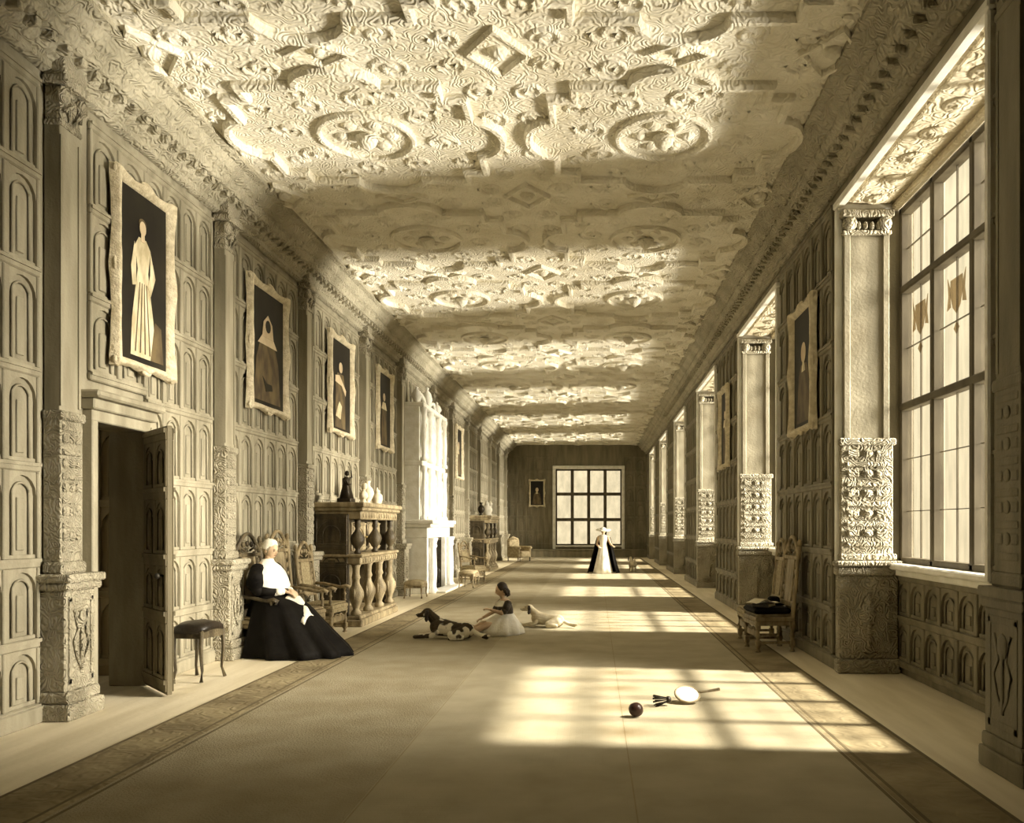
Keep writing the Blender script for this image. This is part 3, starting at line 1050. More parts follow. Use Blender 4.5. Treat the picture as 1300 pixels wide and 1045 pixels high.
def carved_chair(name, label, cat, loc, rz, mats, group=None, back=1.55, arms=True, cushion=None):
    """tall-backed carved armchair; local x is forwards"""
    r = thing(name, label, cat, loc, rz, group)
    wm, pm = mats
    W2, D0, D1 = .29, -.26, .27
    s = MB()
    s.box(D0, D1, -W2, W2, .40, .455, .012)
    s.box(D0 + .02, D1, -W2 + .02, W2 - .02, .34, .40, .01)
    s.box(D0 + .03, D1 - .02, -W2 + .03, W2 - .03, .455, .49, .02)
    s.build('seat', pm, r)
    if cushion:
        c = MB()
        c.box(D0 + .04, D1 + .01, -W2 + .01, W2 - .01, .492, .575, .035)
        c.build('cushion', cushion, r)
    for x in (D1 - .04, D0 + .03):
        for y in (-W2 + .04, W2 - .04):
            l = MB()
            turned(l, x, y, 0, .36, .034)
            l.box(x - .032, x + .032, y - .032, y + .032, .30, .40, .008)
            l.box(x - .034, x + .034, y - .034, y + .034, .08, .15, .008)
            l.build('leg', wm, r)
    st = MB()
    for y in (-W2 + .04, W2 - .04):
        st.box(D0 + .05, D1 - .06, y - .015, y + .015, .10, .135, .006)
    st.box(D1 - .055, D1 - .03, -W2 + .06, W2 - .06, .19, .28, .01)
    st.tube([(D1 - .04, -.16, .27), (D1 - .03, -.08, .31), (D1 - .03, 0, .285), (D1 - .03, .08, .31), (D1 - .04, .16, .27)], .016, 6)
    st.build('stretcher', wm, r)
    b = MB()
    tl = .10                                      # the back leans
    for y in (-W2 + .035, W2 - .035):
        pts = [(D0 + .03 - tl * t, y, .40 + (back - .52) * t) for t in (0, .15, .3, .5, .7, .85, 1)]
        b.tube(pts, [.028, .034, .024, .03, .022, .034, .028], 8)
        b.ball((D0 + .03 - tl, y, back - .08), (.034, .034, .05), 8, 6)
    xb = lambda z: D0 + .03 - tl * (z - .40) / (back - .52)
    for z, h in ((.58, .07), (back - .30, .05)):
        b.box(xb(z) - .018, xb(z) + .018, -W2 + .05, W2 - .05, z, z + h, .008)
    # carved arched crest
    zc = back - .16
    arch = [(xb(zc), -.24 + .48 * k / 10, zc - .08 + .24 * math.sin(PI * k / 10)) for k in range(11)]
    b.tube(arch, .026, 8)
    for k in range(5):
        b.ball((xb(zc), -.16 + .08 * k, zc + .03 - .012 * (k - 2) ** 2), (.022, .035, .04), 8, 5)
    for s_ in (-1, 1):
        b.tube([(xb(zc), s_ * .05, zc - .06), (xb(zc), s_ * .14, zc - .02), (xb(zc), s_ * .17, zc - .07), (xb(zc), s_ * .12, zc - .09)], .015, 6)
        b.tube([(xb(.66), s_ * .145, .66), (xb(back - .3), s_ * .145, back - .30)], .016, 6)
        for k in range(5):
            z = .70 + (back - 1.06) * k / 4
            b.ball((xb(z), s_ * .195, z), (.014, .03, .05), 8, 5)
    b.build('back_frame', wm, r)
    p = MB()
    p.prism([(xb(.65) - .008, -.13, .65), (xb(.65) - .008, .13, .65), (xb(back - .3) - .008, .13, back - .3), (xb(back - .3) - .008, -.13, back - .3)], (.016, 0, 0))
    p.build('back_panel', pm, r)
    if arms:
        for y in (-W2 + .03, W2 - .03):
            a = MB()
            a.tube([(D0 + .0, y, .76), (D0 + .15, y, .75), (D1 - .12, y, .70), (D1 - .02, y, .72), (D1 + .03, y, .70), (D1 + .02, y, .66)], [.024, .026, .024, .03, .032, .022], 8)
            turned(a, D1 - .05, y, .45, .71, .024, 8)
            a.build('arm', wm, r)
    return r


LW = (M['chairwood'], M['cane'])
DW = (M['darkwood'], M['midwood'])
carved_chair('armchair', 'dark carved tall-backed armchair in which the black skirted person sits', 'chair', (-4.22, 10.62, 0), R(-14), (M['darkwood'], M['midwood']), 'tall backed armchairs along the portrait wall')
carved_chair('armchair', 'empty tall-backed carved armchair directly behind the seated person', 'chair', (-4.20, 11.62, 0), R(-10), (M['chairwood'], M['midwood']), 'tall backed armchairs along the portrait wall', 1.58)
carved_chair('armchair', 'pale empty armchair nearest the first buffet', 'chair', (-4.15, 12.55, 0), R(-6), LW, 'tall backed armchairs along the portrait wall', 1.40)
carved_chair('armchair', 'small distant carved armchair standing past the chimneypiece', 'chair', (-3.55, 23.9, .008), R(-25), LW, None, 1.2)
rc = carved_chair('side_chair', 'carved tall-backed armless chair with black cushion against the shaded wall, papers and hat on it', 'chair', (2.33, 10.95, .008), PI + R(6), (M['chairwood'], M['midwood']), None, 1.50, False, M['black'])
carved_chair('armchair', 'shaded tall-backed chair by the wall, half hidden behind the cushioned chair', 'chair', (2.36, 11.75, .008), PI, (M['chairwood'], M['cane']), None, 1.45, False)

# upholstered armchair at the far end
r = thing('easy_chair', 'distant pale upholstered easy chair near the end wall', 'chair', (-3.55, 38.6, .008), R(-35))
q = MB(); q.box(-.36, .40, -.34, .34, .16, .46, .05); q.build('seat', M['upholstery'], r)
q = MB(); q.box(-.46, -.30, -.40, .40, .16, 1.02, .06)
q.tube([(-.38, -.32, 1.0), (-.38, 0, 1.10), (-.38, .32, 1.0)], .07, 8); q.build('backrest', M['upholstery'], r)
for s in (-1, 1):
    q = MB(); q.box(-.34, .36, s * .34, s * .46, .16, .62, .04); q.tube([(-.34, s * .40, .63), (.38, s * .40, .63)], .075, 8); q.build('arm', M['upholstery'], r)
for x in (-.38, .34):
    for y in (-.36, .36):
        q = MB(); turned(q, x, y, 0, .17, .03); q.build('leg', M['darkwood'], r)


def stool(label, loc, rz, wm, cm, w=.23, d=.19, h=.52, name='stool'):
    r = thing(name, label, 'stool', loc, rz)
    q = MB()
    n = 9
    rs = []
    for k in range(n):                      # saddle-shaped padded top
        t = -1 + 2 * k / (n - 1)
        zt = h - .03 - .035 * t * t + .02
        e = (1 - .25 * abs(t) ** 6)
        rs.append([(t * w, -d * e, zt - .06), (t * w, -d * e, zt - .01), (t * w, -d * .7 * e, zt + .02), (t * w, 0, zt + .035), (t * w, d * .7 * e, zt + .02), (t * w, d * e, zt - .01), (t * w, d * e, zt - .06)])
    q.rings(rs, True, True)
    q.build('padded_top', cm, r)
    q = MB()
    for s in (-1, 1):
        q.box(-w + .02, w - .02, s * (d - .03) - .012, s * (d - .03) + .012, h - .16, h - .07, .006)
        q.box(s * (w - .03) - .012, s * (w - .03) + .012, -d + .03, d - .03, h - .16, h - .07, .006)
    q.build('apron', wm, r)
    for x in (-1, 1):
        for y in (-1, 1):
            q = MB()
            q.tube([(x * (w - .03), y * (d - .03), h - .08), (x * (w - .02), y * (d - .03), h * .5), (x * (w - .045), y * (d - .035), .12), (x * (w - .01), y * (d - .02), .008)], [.024, .02, .014, .02], 8)
            q.build('leg', wm, r)
    return r


stool('dark padded stool standing beside the open door leaf', (-4.26, 8.82, 0), R(80), M['darkwood'], M['leather'], .21, .19, .62)
stool('low stool on the near side of the white chimneypiece', (-4.12, 18.85, 0), R(90), M['chairwood'], M['upholstery'], .3, .22, .40)
stool('small striped looking stool in front of the far end of the chimneypiece', (-3.36, 21.9, .008), R(80), M['midwood'], M['upholstery'], .26, .22, .46)


# ---- court cupboards -----------------------------------------------------
def buffet(label, loc):
    """open-fronted carved court cupboard, x out of the wall, y along it"""
    r = thing('court_cupboard', label, 'cupboard', loc, 0, None)
    Wd, D, Ht = 2.45, .78, 2.04
    dk, md = M['darkwood'], M['midwood']
    q = MB(); q.box(0, D, 0, Wd, 0, .12, .02); q.box(0, D - .03, .03, Wd - .03, .12, .18, .015); q.build('base_shelf', md, r)
    q = MB(); q.box(.0, .04, .03, Wd - .03, .18, 1.9, .005)
    panelling(q, frame_T((.04, 0, 0), (0, 1, 0), (1, 0, 0)), .08, Wd - .08, [.25, .98], .55, .025, .06, .06)
    q.build('back_board', md, r)
    for y, s in ((.03, -1), (Wd - .03, 1)):
        q = MB()
        q.box(.0, D - .22, y - .025, y + .025, .18, 1.85, .006)
        panelling(q, frame_T((0, y + s * .025, 0), (1, 0, 0), (0, s, 0)), .02, D - .24, [.25, 1.0, 1.3, 1.8], .5, .025, .06, .06)
        q.build('side_panel', dk, r)
    q = MB(); q.box(.02, D - .02, .0, Wd, 1.02, 1.14, .02); q.box(.02, D + .01, -.02, Wd + .02, 1.14, 1.19, .015)
    for k in range(16):
        q.box(D - .02, D, .1 + k * .145, .1 + k * .145 + .09, 1.045, 1.115, .01)
    q.build('middle_shelf', md, r)
    # recessed cupboards of the upper stage
    q = MB(); q.box(.04, D - .30, .30, Wd - .30, 1.19, 1.76, .01); q.build('upper_body', dk, r)
    for y0, y1 in ((.36, 1.16), (1.29, 2.09)):
        q = MB()
        q.box(D - .30, D - .27, y0, y1, 1.23, 1.72, .008)
        panelling(q, frame_T((D - .27, 0, 0), (0, 1, 0), (1, 0, 0)), y0 + .03, y1 - .03, [1.27, 1.68], .7, .02, .06, .05)
        d = q.build('door', md, r)
        q = MB(); q.ball((D - .23, y1 - .08, 1.46), .02, 8, 6); q.build('knob', M['brass'], d)
    # canopy
    q = MB(); q.box(.0, D - .02, .02, Wd - .02, 1.76, 1.90, .015); q.box(-.0, D + .03, -.04, Wd + .04, 1.90, 1.96, .02); q.box(.0, D + .06, -.07, Wd + .07, 1.96, Ht, .02)
    for k in range(14):
        q.ball((D - .02, .16 + k * .165, 1.83), (.025, .055, .045), 8, 5)
    q.build('canopy', md, r)
    bulb = [(.05, 0), (.06, .03), (.035, .07), (.05, .10), (.10, .17), (.12, .24), (.10, .31), (.05, .38), (.035, .42), (.055, .46), (.045, .52), (.06, .57)]
    for y in (.16, Wd / 2, Wd - .16):
        q = MB(); q.lathe([(a, 1.19 + b) for a, b in bulb], (D - .12, y, 0), 16); q.build('bulbous_support', dk, r)
    low = [(.08, 0), (.09, .05), (.05, .10), (.06, .14), (.10, .24), (.12, .34), (.11, .42), (.06, .52), (.05, .58), (.075, .62), (.055, .68), (.06, .78), (.085, .84)]
    for y in (.14, .86, 1.59, Wd - .14):
        q = MB(); q.lathe([(a, .18 + b) for a, b in low], (D - .14, y, 0), 16)
        for k in range(4):
            a = k * PI / 2
            q.ball((D - .14 + .10 * math.cos(a), y + .10 * math.sin(a), .53), (.03, .03, .09), 6, 5)
        q.build('carved_column', md, r)
    return r


b1 = buffet('large carved two-stage cupboard holding a dark statuette, nearest along the portrait wall', (XL + .10, 13.35, 0))
b2 = copy_tree(b1)
b2.location = (XL + .10, 29.75, 0)
b2['label'] = 'smaller looking distant carved cupboard with pale jars on it, beyond the chimneypiece'


def vase(label, loc, s, m, kind):
    n = {'vase': 'vase', 'bust': 'bust', 'figure': 'statuette', 'jar': 'ginger_jar'}[kind]
    q = MB()
    if kind == 'vase':
        q.lathe([(a * s, b * s) for a, b in ((.07, 0), (.08, .02), (.04, .05), (.09, .12), (.12, .20), (.10, .28), (.045, .34), (.04, .38), (.07, .43))], (0, 0, 0), 16)
        for k in (-1, 1):
            q.tube([(0, k * .10 * s, .26 * s), (0, k * .15 * s, .32 * s), (0, k * .10 * s, .38 * s), (0, k * .045 * s, .36 * s)], .012 * s, 6)
    elif kind == 'jar':
        q.lathe([(a * s, b * s) for a, b in ((.07, 0), (.10, .03), (.13, .14), (.12, .24), (.06, .29), (.07, .30), (.07, .34), (.02, .38), (.025, .40), (.01, .42))], (0, 0, 0), 16)
    elif kind == 'bust':
        q.lathe([(.07 * s, 0), (.08 * s, .03 * s), (.05 * s, .06 * s), (.05 * s, .10 * s)], (0, 0, 0), 12)
        cloth_rings(q, [(0, 0, .10 * s, .06 * s, .07 * s, 0, 0), (0, 0, .16 * s, .09 * s, .14 * s, 0, 0), (0, 0, .22 * s, .075 * s, .12 * s, 0, 0), (0, 0, .26 * s, .04 * s, .045 * s, 0, 0), (.01 * s, 0, .30 * s, .04 * s, .04 * s, 0, 0)], 16)
        q.ball((.015 * s, 0, .36 * s), (.062 * s, .052 * s, .075 * s), 12, 8)
        q.ball((.075 * s, 0, .355 * s), (.015 * s, .012 * s, .02 * s), 6, 4)
    else:
        q.box(-.11 * s, .11 * s, -.13 * s, .13 * s, 0, .07 * s, .01)
        cloth_rings(q, [(0, 0, .07 * s, .11 * s, .13 * s, 0, 1), (0, 0, .2 * s, .08 * s, .10 * s, 0, 1), (0, 0, .30 * s, .05 * s, .07 * s, 0, 0), (0, 0, .38 * s, .06 * s, .085 * s, 0, 0), (0, 0, .42 * s, .025 * s, .03 * s, 0, 0)], 20, 5, .1)
        q.ball((.01 * s, 0, .47 * s), (.038 * s, .034 * s, .045 * s), 10, 7)
        q.tube([(0, .07 * s, .37 * s), (.05 * s, .13 * s, .42 * s), (.04 * s, .12 * s, .52 * s)], [.02 * s, .017 * s, .012 * s], 6)
        q.tube([(0, -.07 * s, .37 * s), (.06 * s, -.1 * s, .28 * s), (.1 * s, -.06 * s, .3 * s)], [.02 * s, .017 * s, .012 * s], 6)
    o = q.build(n, m)
    o.location = loc
    return tag(o, label, 'ornament' if kind in ('bust', 'figure') else 'vase')


T0 = 2.041
vase('dark bronze statuette with raised arm on the near end of the first cupboard', (XL + .50, 13.75, T0), 1.05, M['bronze'], 'figure')
vase('small pale bust beside the dark statuette on the first cupboard', (XL + .62, 14.35, T0), .85, M['ceramic'], 'bust')
vase('pale two-handled vase in the middle of the first cupboard', (XL + .55, 14.85, T0), 1.0, M['ceramic'], 'vase')
vase('pale lidded jar on the far end of the first cupboard', (XL + .58, 15.40, T0), .8, M['ceramic'], 'jar')
vase('dark two-handled vase on the near end of the distant cupboard', (XL + .5, 30.1, T0), 1.1, M['bronze'], 'vase')
vase('white lidded jar on the middle of the distant cupboard', (XL + .6, 30.9, T0), 1.4, M['linen'], 'jar')
vase('white bust on the far end of the distant cupboard', (XL + .6, 31.7, T0), 1.3, M['linen'], 'bust')

# ---- chimneypiece --------------------------------------------------------
r = thing('chimneypiece', 'tall bright white carved stone chimneypiece rising towards the ceiling', 'fireplace', (XL, 19.85, 0))
FD, FW = .62, 3.05
q = MB()
q.box(.0, FD, 0, .62, 0, 1.36, .02); q.box(.0, FD, FW - .62, FW, 0, 1.36, .02)
q.box(.0, FD, 0, FW, 1.36, 1.62, .02)
q.build('surround', M['stone'], r)
q = MB(); q.box(.0, .03, .62, FW - .62, 0, 1.36); q.box(.0, .5, .62, .68, 0, 1.36); q.box(.0, .5, FW - .68, FW - .62, 0, 1.36); q.box(.0, .5, .62, FW - .62, 1.28, 1.36)
q.build('firebox', M['soot'], r)
q = MB(); q.box(.0, FD + .10, -.06, FW + .06, 1.62, 1.70, .02); q.box(.0, FD + .16, -.10, FW + .10, 1.70, 1.80, .02); q.build('mantel_shelf', M['stone'], r)
for y in (.20, .46, FW - .46, FW - .20):
    q = MB(); q.lathe([(.09, 0), (.10, .06), (.06, .12), (.055, .2), (.075, .5), (.06, .9), (.05, 1.1), (.08, 1.16), (.06, 1.22), (.10, 1.34), (.10, 1.36)], (FD + .07, y, 0), 14); q.build('column', M['stone'], r)
q = MB()
q.box(.0, .42, .04, FW - .04, 1.80, 4.62, .015)
q.box(.0, .50, .0, FW, 3.12, 3.24, .02)
q.box(.0, .54, -.03, FW + .03, 4.55, 4.66, .02)
q.build('overmantel', M['stone'], r)
for z0, z1 in ((1.80, 3.12), (3.24, 4.55)):
    for y in (.14, .98, FW - .98, FW - .14):
        q = MB(); q.lathe([(.08, 0), (.085, .06), (.05, .12), (.07, (z1 - z0) * .45), (.05, z1 - z0 - .18), (.08, z1 - z0 - .08), (.08, z1 - z0)], (.50, y, z0), 12); q.build('column', M['stone'], r)
    for ya, yb in ((.26, .86), (1.12, FW - 1.12), (FW - .86, FW - .26)):
        q = MB()
        q.box(.42, .45, ya, yb, z0 + .12, z1 - .14, .01)
        c = (ya + yb) / 2
        zc = (z0 + z1) / 2
        rr = min(.24, (yb - ya) * .38)
        q.tube([(.46, c + rr * math.cos(t * PI / 8), zc + rr * 1.5 * math.sin(t * PI / 8)) for t in range(17)], .028, 6)
        q.ball((.45, c, zc), (.06, rr * .5, rr * .8), 10, 6)
        for s1 in (-1, 1):
            for s2 in (-1, 1):
                q.ball((.45, c + s1 * rr * .9, zc + s2 * rr * 1.6), (.04, .05, .06), 8, 5)
        q.build('carved_panel', M['stone'], r)
q = MB()
for y, h in ((.25, .42), (FW / 2, .62), (FW - .25, .42)):
    q.lathe([(.10, 0), (.06, .05), (.14, h * .45), (.10, h * .7), (.03, h * .85), (.05, h * .93), (.01, h)], (.30, y, 4.66), 12)
for s in (-1, 1):
    q.tube([(.30, FW / 2 + s * 1.1, 4.70), (.30, FW / 2 + s * .8, 4.95), (.30, FW / 2 + s * .45, 4.90), (.30, FW / 2 + s * .25, 4.75)], .05, 8)
q.build('finial_crest', M['stone'], r)
q = MB(); q.box(FD - .0, FD + .40, .25, FW - .25, .002, .05, .015); q.build('hearth', M['stone'], r)
for y, lab in ((.95, 'iron firedog on the near side of the fire opening'), (FW - .95, 'iron firedog on the far side of the fire opening')):
    q = MB()
    q.lathe([(.05, 0), (.03, .05), (.02, .1), (.03, .28), (.02, .36), (.05, .42), (.045, .48), (.01, .52)], (0, 0, 0), 10)
    q.tube([(0, -.12, .0), (0, -.06, .10), (0, .06, .10), (0, .12, .0)], .018, 6)
    q.tube([(0, 0, .14), (-.3, 0, .14), (-.32, 0, .01)], .018, 6)
    o = q.build('firedog', M['iron']); o.location = (XL + .48, 19.85 + y, .01)
    tag(o, lab, 'firedog')


# ================================================================== people and dogs
def capsule(mb, a, b, ra, rb, n=12, T=None):
    a, b = Vector(a), Vector(b)
    mb.tube([a, a.lerp(b, .5), b], [ra, (ra + rb) / 2, rb], n, T)
    mb.ball(a, ra, n, 8, T)
    mb.ball(b, rb, n, 8, T)


def limb(mb, pts, rr, n=12, T=None):
    for i in range(len(pts) - 1):
        capsule(mb, pts[i], pts[i + 1], rr[i], rr[i + 1], n, T)


def add_head(mb, T, s=1.0):
    """head facing local +x, centre of the skull at the origin; T places it"""
    n, m = 32, 24
    rs = []
    for i in range(m + 1):
        v = -PI / 2 + PI * i / m
        r = []
        for k in range(n):
            a = 2 * PI * k / n
            cx, cy, cz = math.cos(v) * math.cos(a), math.cos(v) * math.sin(a), math.sin(v)
            if i in (0, m): cx, cy = cx * .02, cy * .02
            x, y, z = cx * .098, cy * .075, cz * .118
            if cz < 0:
                y *= 1 + .28 * cz
                x *= 1 + (.10 if cx > 0 else .30) * cz
                if cx > 0: x += .014 * math.exp(-((cz + .75) / .25) ** 2) * cx
            g = lambda yy, zz, sy, sz: math.exp(-((cy - yy) / sy) ** 2 - ((cz - zz) / sz) ** 2) * (cx > 0)
            x += .030 * g(0, -.18, .13, .12) + .016 * g(0, -.02, .10, .16)
            x -= .012 * (g(.36, .04, .16, .10) + g(-.36, .04, .16, .10))
            x += .006 * g(0, .22, .5, .10)
            x += .008 * g(0, -.47, .24, .07)
            x -= .004 * g(0, -.60, .24, .05)
            r.append((x * s, y * s, z * s))
        rs.append(r)
    mb.rings(rs, True, True, T)
    for sd in (-1, 1):
        mb.ball((-.008 * s, sd * .076 * s, -.012 * s), (.020 * s, .009 * s, .032 * s), 10, 8, T)


def face_parts(parent, T, s=1.0):
    for sd in (-1, 1):
        e = MB()
        e.ball((.0865 * s, sd * .030 * s, .006 * s), (.006 * s, .011 * s, .006 * s), 8, 6, T)
        e.tube([(.091 * s, sd * .016 * s, .024 * s), (.092 * s, sd * .030 * s, .029 * s), (.084 * s, sd * .045 * s, .024 * s)], .003 * s, 5, T)
        e.build('eye', M['eye'], parent)
    l = MB()
    l.tube([(.088 * s, -.020 * s, -.052 * s), (.097 * s, -.006 * s, -.050 * s), (.097 * s, .006 * s, -.050 * s), (.088 * s, .020 * s, -.052 * s)], [.003 * s, .0055 * s, .0055 * s, .003 * s], 6, T)
    l.build('lips', M['lips'], parent)


def add_hand(mb, wrist, d, up, side, curl=.5, s=1.0):
    """palm with four unequal fingers and a thumb; d: towards the fingers, up: back of the hand, side: +1/-1 where the thumb lies"""
    d = Vector(d).normalized()
    up = Vector(up).normalized()
    sv = d.cross(up).normalized()
    up = sv.cross(d)
    w_ = Vector(wrist)
    P = lambda a, b, c: w_ + d * a * s + sv * b * s + up * c * s
    for b in (-.027, -.009, .009, .027):
        capsule(mb, P(.0, b * .55, 0), P(.082, b, 0), .015 * s, .0125 * s, 8)
    for i, (b, ln) in enumerate(((-.029, .062), (-.010, .076), (.010, .082), (.029, .072))):
        b *= side
        p0 = P(.088, b, 0)
        a1 = curl * .6
        p1 = p0 + (d * math.cos(a1) - up * math.sin(a1)) * ln * .5 * s + sv * b * .15 * s
        a2 = curl * 1.4
        p2 = p1 + (d * math.cos(a2) - up * math.sin(a2)) * ln * .3 * s
        a3 = curl * 2.0
        p3 = p2 + (d * math.cos(a3) - up * math.sin(a3)) * ln * .22 * s
        limb(mb, [p0, p1, p2, p3], [.0095 * s, .0088 * s, .008 * s, .007 * s], 8)
    t0 = P(.022, .030 * side, -.004)
    t1 = P(.052, .056 * side, -.014)
    t2 = P(.080, .064 * side, -.024)
    limb(mb, [t0, t1, t2], [.0125 * s, .0105 * s, .0085 * s], 8)


def body_object(mb, parent, m, name='body', voxel=.006):
    o = mb.build(name, m, parent)
    md = o.modifiers.new('skin_over', 'REMESH')
    md.mode = 'VOXEL'
    md.voxel_size = voxel
    md.use_smooth_shade = True
    sm = o.modifiers.new('soften', 'SMOOTH')
    sm.factor = .5
    sm.iterations = 3
    return o


def head_T(c, yaw=0, pitch=0, roll=0):
    return Matrix.Translation(c) @ Matrix.Rotation(yaw, 4, 'Z') @ Matrix.Rotation(pitch, 4, 'Y') @ Matrix.Rotation(roll, 4, 'X')


# --- the seated person; local x forwards out of the chair
per = thing('person', 'person in a black gown and white shawl sitting in the dark armchair, hands in lap', 'person', (-4.20, 10.62, .008), R(-14))
b = MB()
limb(b, [(-.02, 0, .60), (-.04, 0, .78), (-.07, 0, .98), (-.06, 0, 1.10)], [.155, .13, .15, .12], 16)
limb(b, [(-.06, -.15, 1.10), (-.06, 0, 1.14), (-.06, .15, 1.10)], [.062, .07, .062])
limb(b, [(-.055, 0, 1.13), (-.02, 0, 1.25)], [.058, .052])
HT = head_T((.0, 0, 1.335), R(-8), R(14))
add_head(b, HT)
for sd in (-1, 1):
    limb(b, [(-.06, sd * .18, 1.08), (-.02, sd * .25, .86), (.17, sd * .12, .80), (.25, sd * .06, .81)], [.055, .046, .036, .026])
    limb(b, [(0, sd * .09, .57), (.44, sd * .11, .56), (.50, sd * .11, .12)], [.085, .062, .042])
    limb(b, [(.49, sd * .11, .07), (.62, sd * .12, .045)], [.042, .03])
add_hand(b, (.26, .05, .815), (.8, -.45, -.22), (.2, 0, 1), 1, .45)
add_hand(b, (.26, -.055, .80), (.85, .35, -.30), (.25, 0, 1), -1, .55)
body_object(b, per, M['skin'])
face_parts(per, HT)
q = MB()       # gown skirt
cloth_rings(q, [(.38, 0, .004, .74, .52, 0, 1), (.36, 0, .10, .70, .48, 0, 1), (.28, 0, .28, .585, .42, 0, .9), (.22, 0, .44, .50, .36, .03, .6), (.18, 0, .56, .44, .315, .06, .4), (.14, 0, .655, .37, .28, .07, .2), (.06, 0, .73, .255, .235, .06, .1), (-.02, 0, .78, .17, .19, 0, 0), (-.04, 0, .84, .155, .17, 0, 0)], 72, 11, .075)
q.build('skirt', M['black'], per)
q = MB()       # bodice and sleeves
cloth_rings(q, [(-.04, 0, .80, .16, .18, 0, 0), (-.06, 0, .92, .165, .19, 0, 0), (-.07, 0, 1.02, .165, .21, 0, 0), (-.065, 0, 1.12, .11, .17, 0, 0), (-.06, 0, 1.15, .07, .08, 0, 0)], 24)
for sd in (-1, 1):
    limb(q, [(-.06, sd * .18, 1.07), (-.03, sd * .27, .92), (.0, sd * .26, .84)], [.098, .112, .085], 14)
    limb(q, [(.0, sd * .25, .84), (.17, sd * .125, .80)], [.085, .048], 14)
q.build('bodice', M['black'], per)
q = MB()       # white cuffs
for sd in (-1, 1):
    q = MB()
    limb(q, [(.165, sd * .125, .80), (.225, sd * .08, .808)], [.052, .046], 12)
    q.build('cuff', M['linen'], per)
q = MB()       # shawl
cloth_rings(q, [(-.02, 0, .90, .24, .30, .25, .8), (-.04, 0, .98, .225, .295, .15, .5), (-.05, 0, 1.06, .195, .265, .08, .3), (-.055, 0, 1.13, .145, .20, .05, .1), (-.05, 0, 1.18, .085, .10, 0, 0), (-.04, 0, 1.22, .066, .068, 0, 0)], 48, 7, .04, None, False)
q.build('shawl', M['linen'], per)
q = MB()       # hair under the cap
q.ball((-.02, 0, .02), (.098, .086, .112), 20, 12, HT)
q.build('hair', M['greyhair'], per)
q = MB()
cloth_rings(q, [(-.03, 0, -.05, .088, .088, -.6, .5), (-.035, 0, .02, .102, .095, -.6, .5), (-.04, 0, .075, .095, .086, -.5, .2), (-.045, 0, .12, .065, .06, -.3, 0), (-.05, 0, .14, .02, .02, 0, 0)], 32, 10, .03, HT, False)
q.build('cap', M['linen'], per)
q = MB()
N = 14
vv = []
for i in range(N + 1):
    for j in range(N + 1):
        u, v = i / N, j / N
        x = .28 + .36 * u
        y = -.17 + .30 * v + .05 * math.sin(u * 5)
        z = .755 - .30 * max(0, u - .25) - .50 * (v - .5) ** 2 + .010 * math.sin(u * 14 + v * 6)
        vv.append((x, y, z))
q.add(vv, [(i * (N + 1) + j, (i + 1) * (N + 1) + j, (i + 1) * (N + 1) + j + 1, i * (N + 1) + j + 1) for i in range(N) for j in range(N)], True)
o = q.build('handkerchief', M['linen'])
o.location = (-4.20, 10.62, .0); o.rotation_euler = (0, 0, R(-14))
md = o.modifiers.new('thickness', 'SOLIDIFY'); md.thickness = .006
tag(o, 'white handkerchief spread over the black lap of the seated person', 'handkerchief')

# --- the child on the floor; local x is the way it faces (towards the spaniel)
ch = thing('person', 'child in a white frock and dark bodice sitting on the matting between two dogs', 'person', (-1.40, 12.55, .008), PI + R(28))
b = MB()
limb(b, [(-.02, 0, .12), (-.03, 0, .28), (-.02, 0, .44)], [.13, .10, .105], 14)
limb(b, [(-.02, -.10, .47), (-.02, .10, .47)], [.045, .045])
limb(b, [(-.01, 0, .48), (.015, 0, .58)], [.04, .038])
CT = head_T((.035, 0, .665), R(-10), R(18))
add_head(b, CT, .86)
limb(b, [(-.02, -.13, .46), (.08, -.19, .32), (.26, -.17, .24)], [.04, .034, .022])
add_hand(b, (.27, -.168, .235), (1, .1, -.35), (.3, 0, 1), -1, .4, .72)
limb(b, [(-.02, .13, .46), (.10, .18, .33), (.24, .12, .38)], [.04, .034, .022])
add_hand(b, (.245, .115, .385), (.9, -.4, .2), (0, .4, 1), 1, .5, .72)
for sd, k in ((-1, .06), (1, -.02)):
    limb(b, [(.02, sd * .07, .10), (.30, sd * .13 + k, .15), (.58, sd * .10 + k, .05)], [.07, .052, .034])
    limb(b, [(.60, sd * .10 + k, .05), (.64, sd * .11 + k, .12)], [.034, .024])
body_object(b, ch, M['skin'], 'body', .005)
face_parts(ch, CT, .86)
q = MB()
cloth_rings(q, [(.06, 0, .004, .36, .36, 0, 1), (.05, 0, .08, .34, .335, 0, 1), (.04, 0, .17, .27, .265, .05, .7), (.0, 0, .25, .19, .18, .05, .3), (-.03, 0, .31, .125, .125, 0, 0)], 56, 10, .06)
q.build('frock', M['linen'], ch)
q = MB()
cloth_rings(q, [(-.03, 0, .29, .125, .13, 0, 0), (-.03, 0, .38, .118, .135, 0, 0), (-.02, 0, .46, .10, .14, 0, 0), (-.02, 0, .505, .05, .06, 0, 0)], 24)
for sd in (-1, 1):
    limb(q, [(-.02, sd * .135, .455), (.05, sd * .175, .36)], [.062, .055], 12)
q.build('bodice', M['hair'], ch)
q = MB()
cloth_rings(q, [(.0, 0, .43, .13, .16, .1, .6), (-.0, 0, .47, .115, .145, .05, .3), (.0, 0, .51, .055, .06, 0, 0)], 32, 8, .04, None, False)
q.build('collar', M['linen'], ch)
q = MB()
q.ball((-.024, 0, .026), (.088, .078, .094), 20, 12, CT)
for k in range(7):
    a = PI * .62 + k * PI * .76 / 6
    q.tube([(-.01 + .07 * math.cos(a), .078 * math.sin(a), .0), (-.015 + .085 * math.cos(a), .09 * math.sin(a), -.06), (-.02 + .08 * math.cos(a), .085 * math.sin(a), -.12)], [.03, .026, .012], 8, CT)
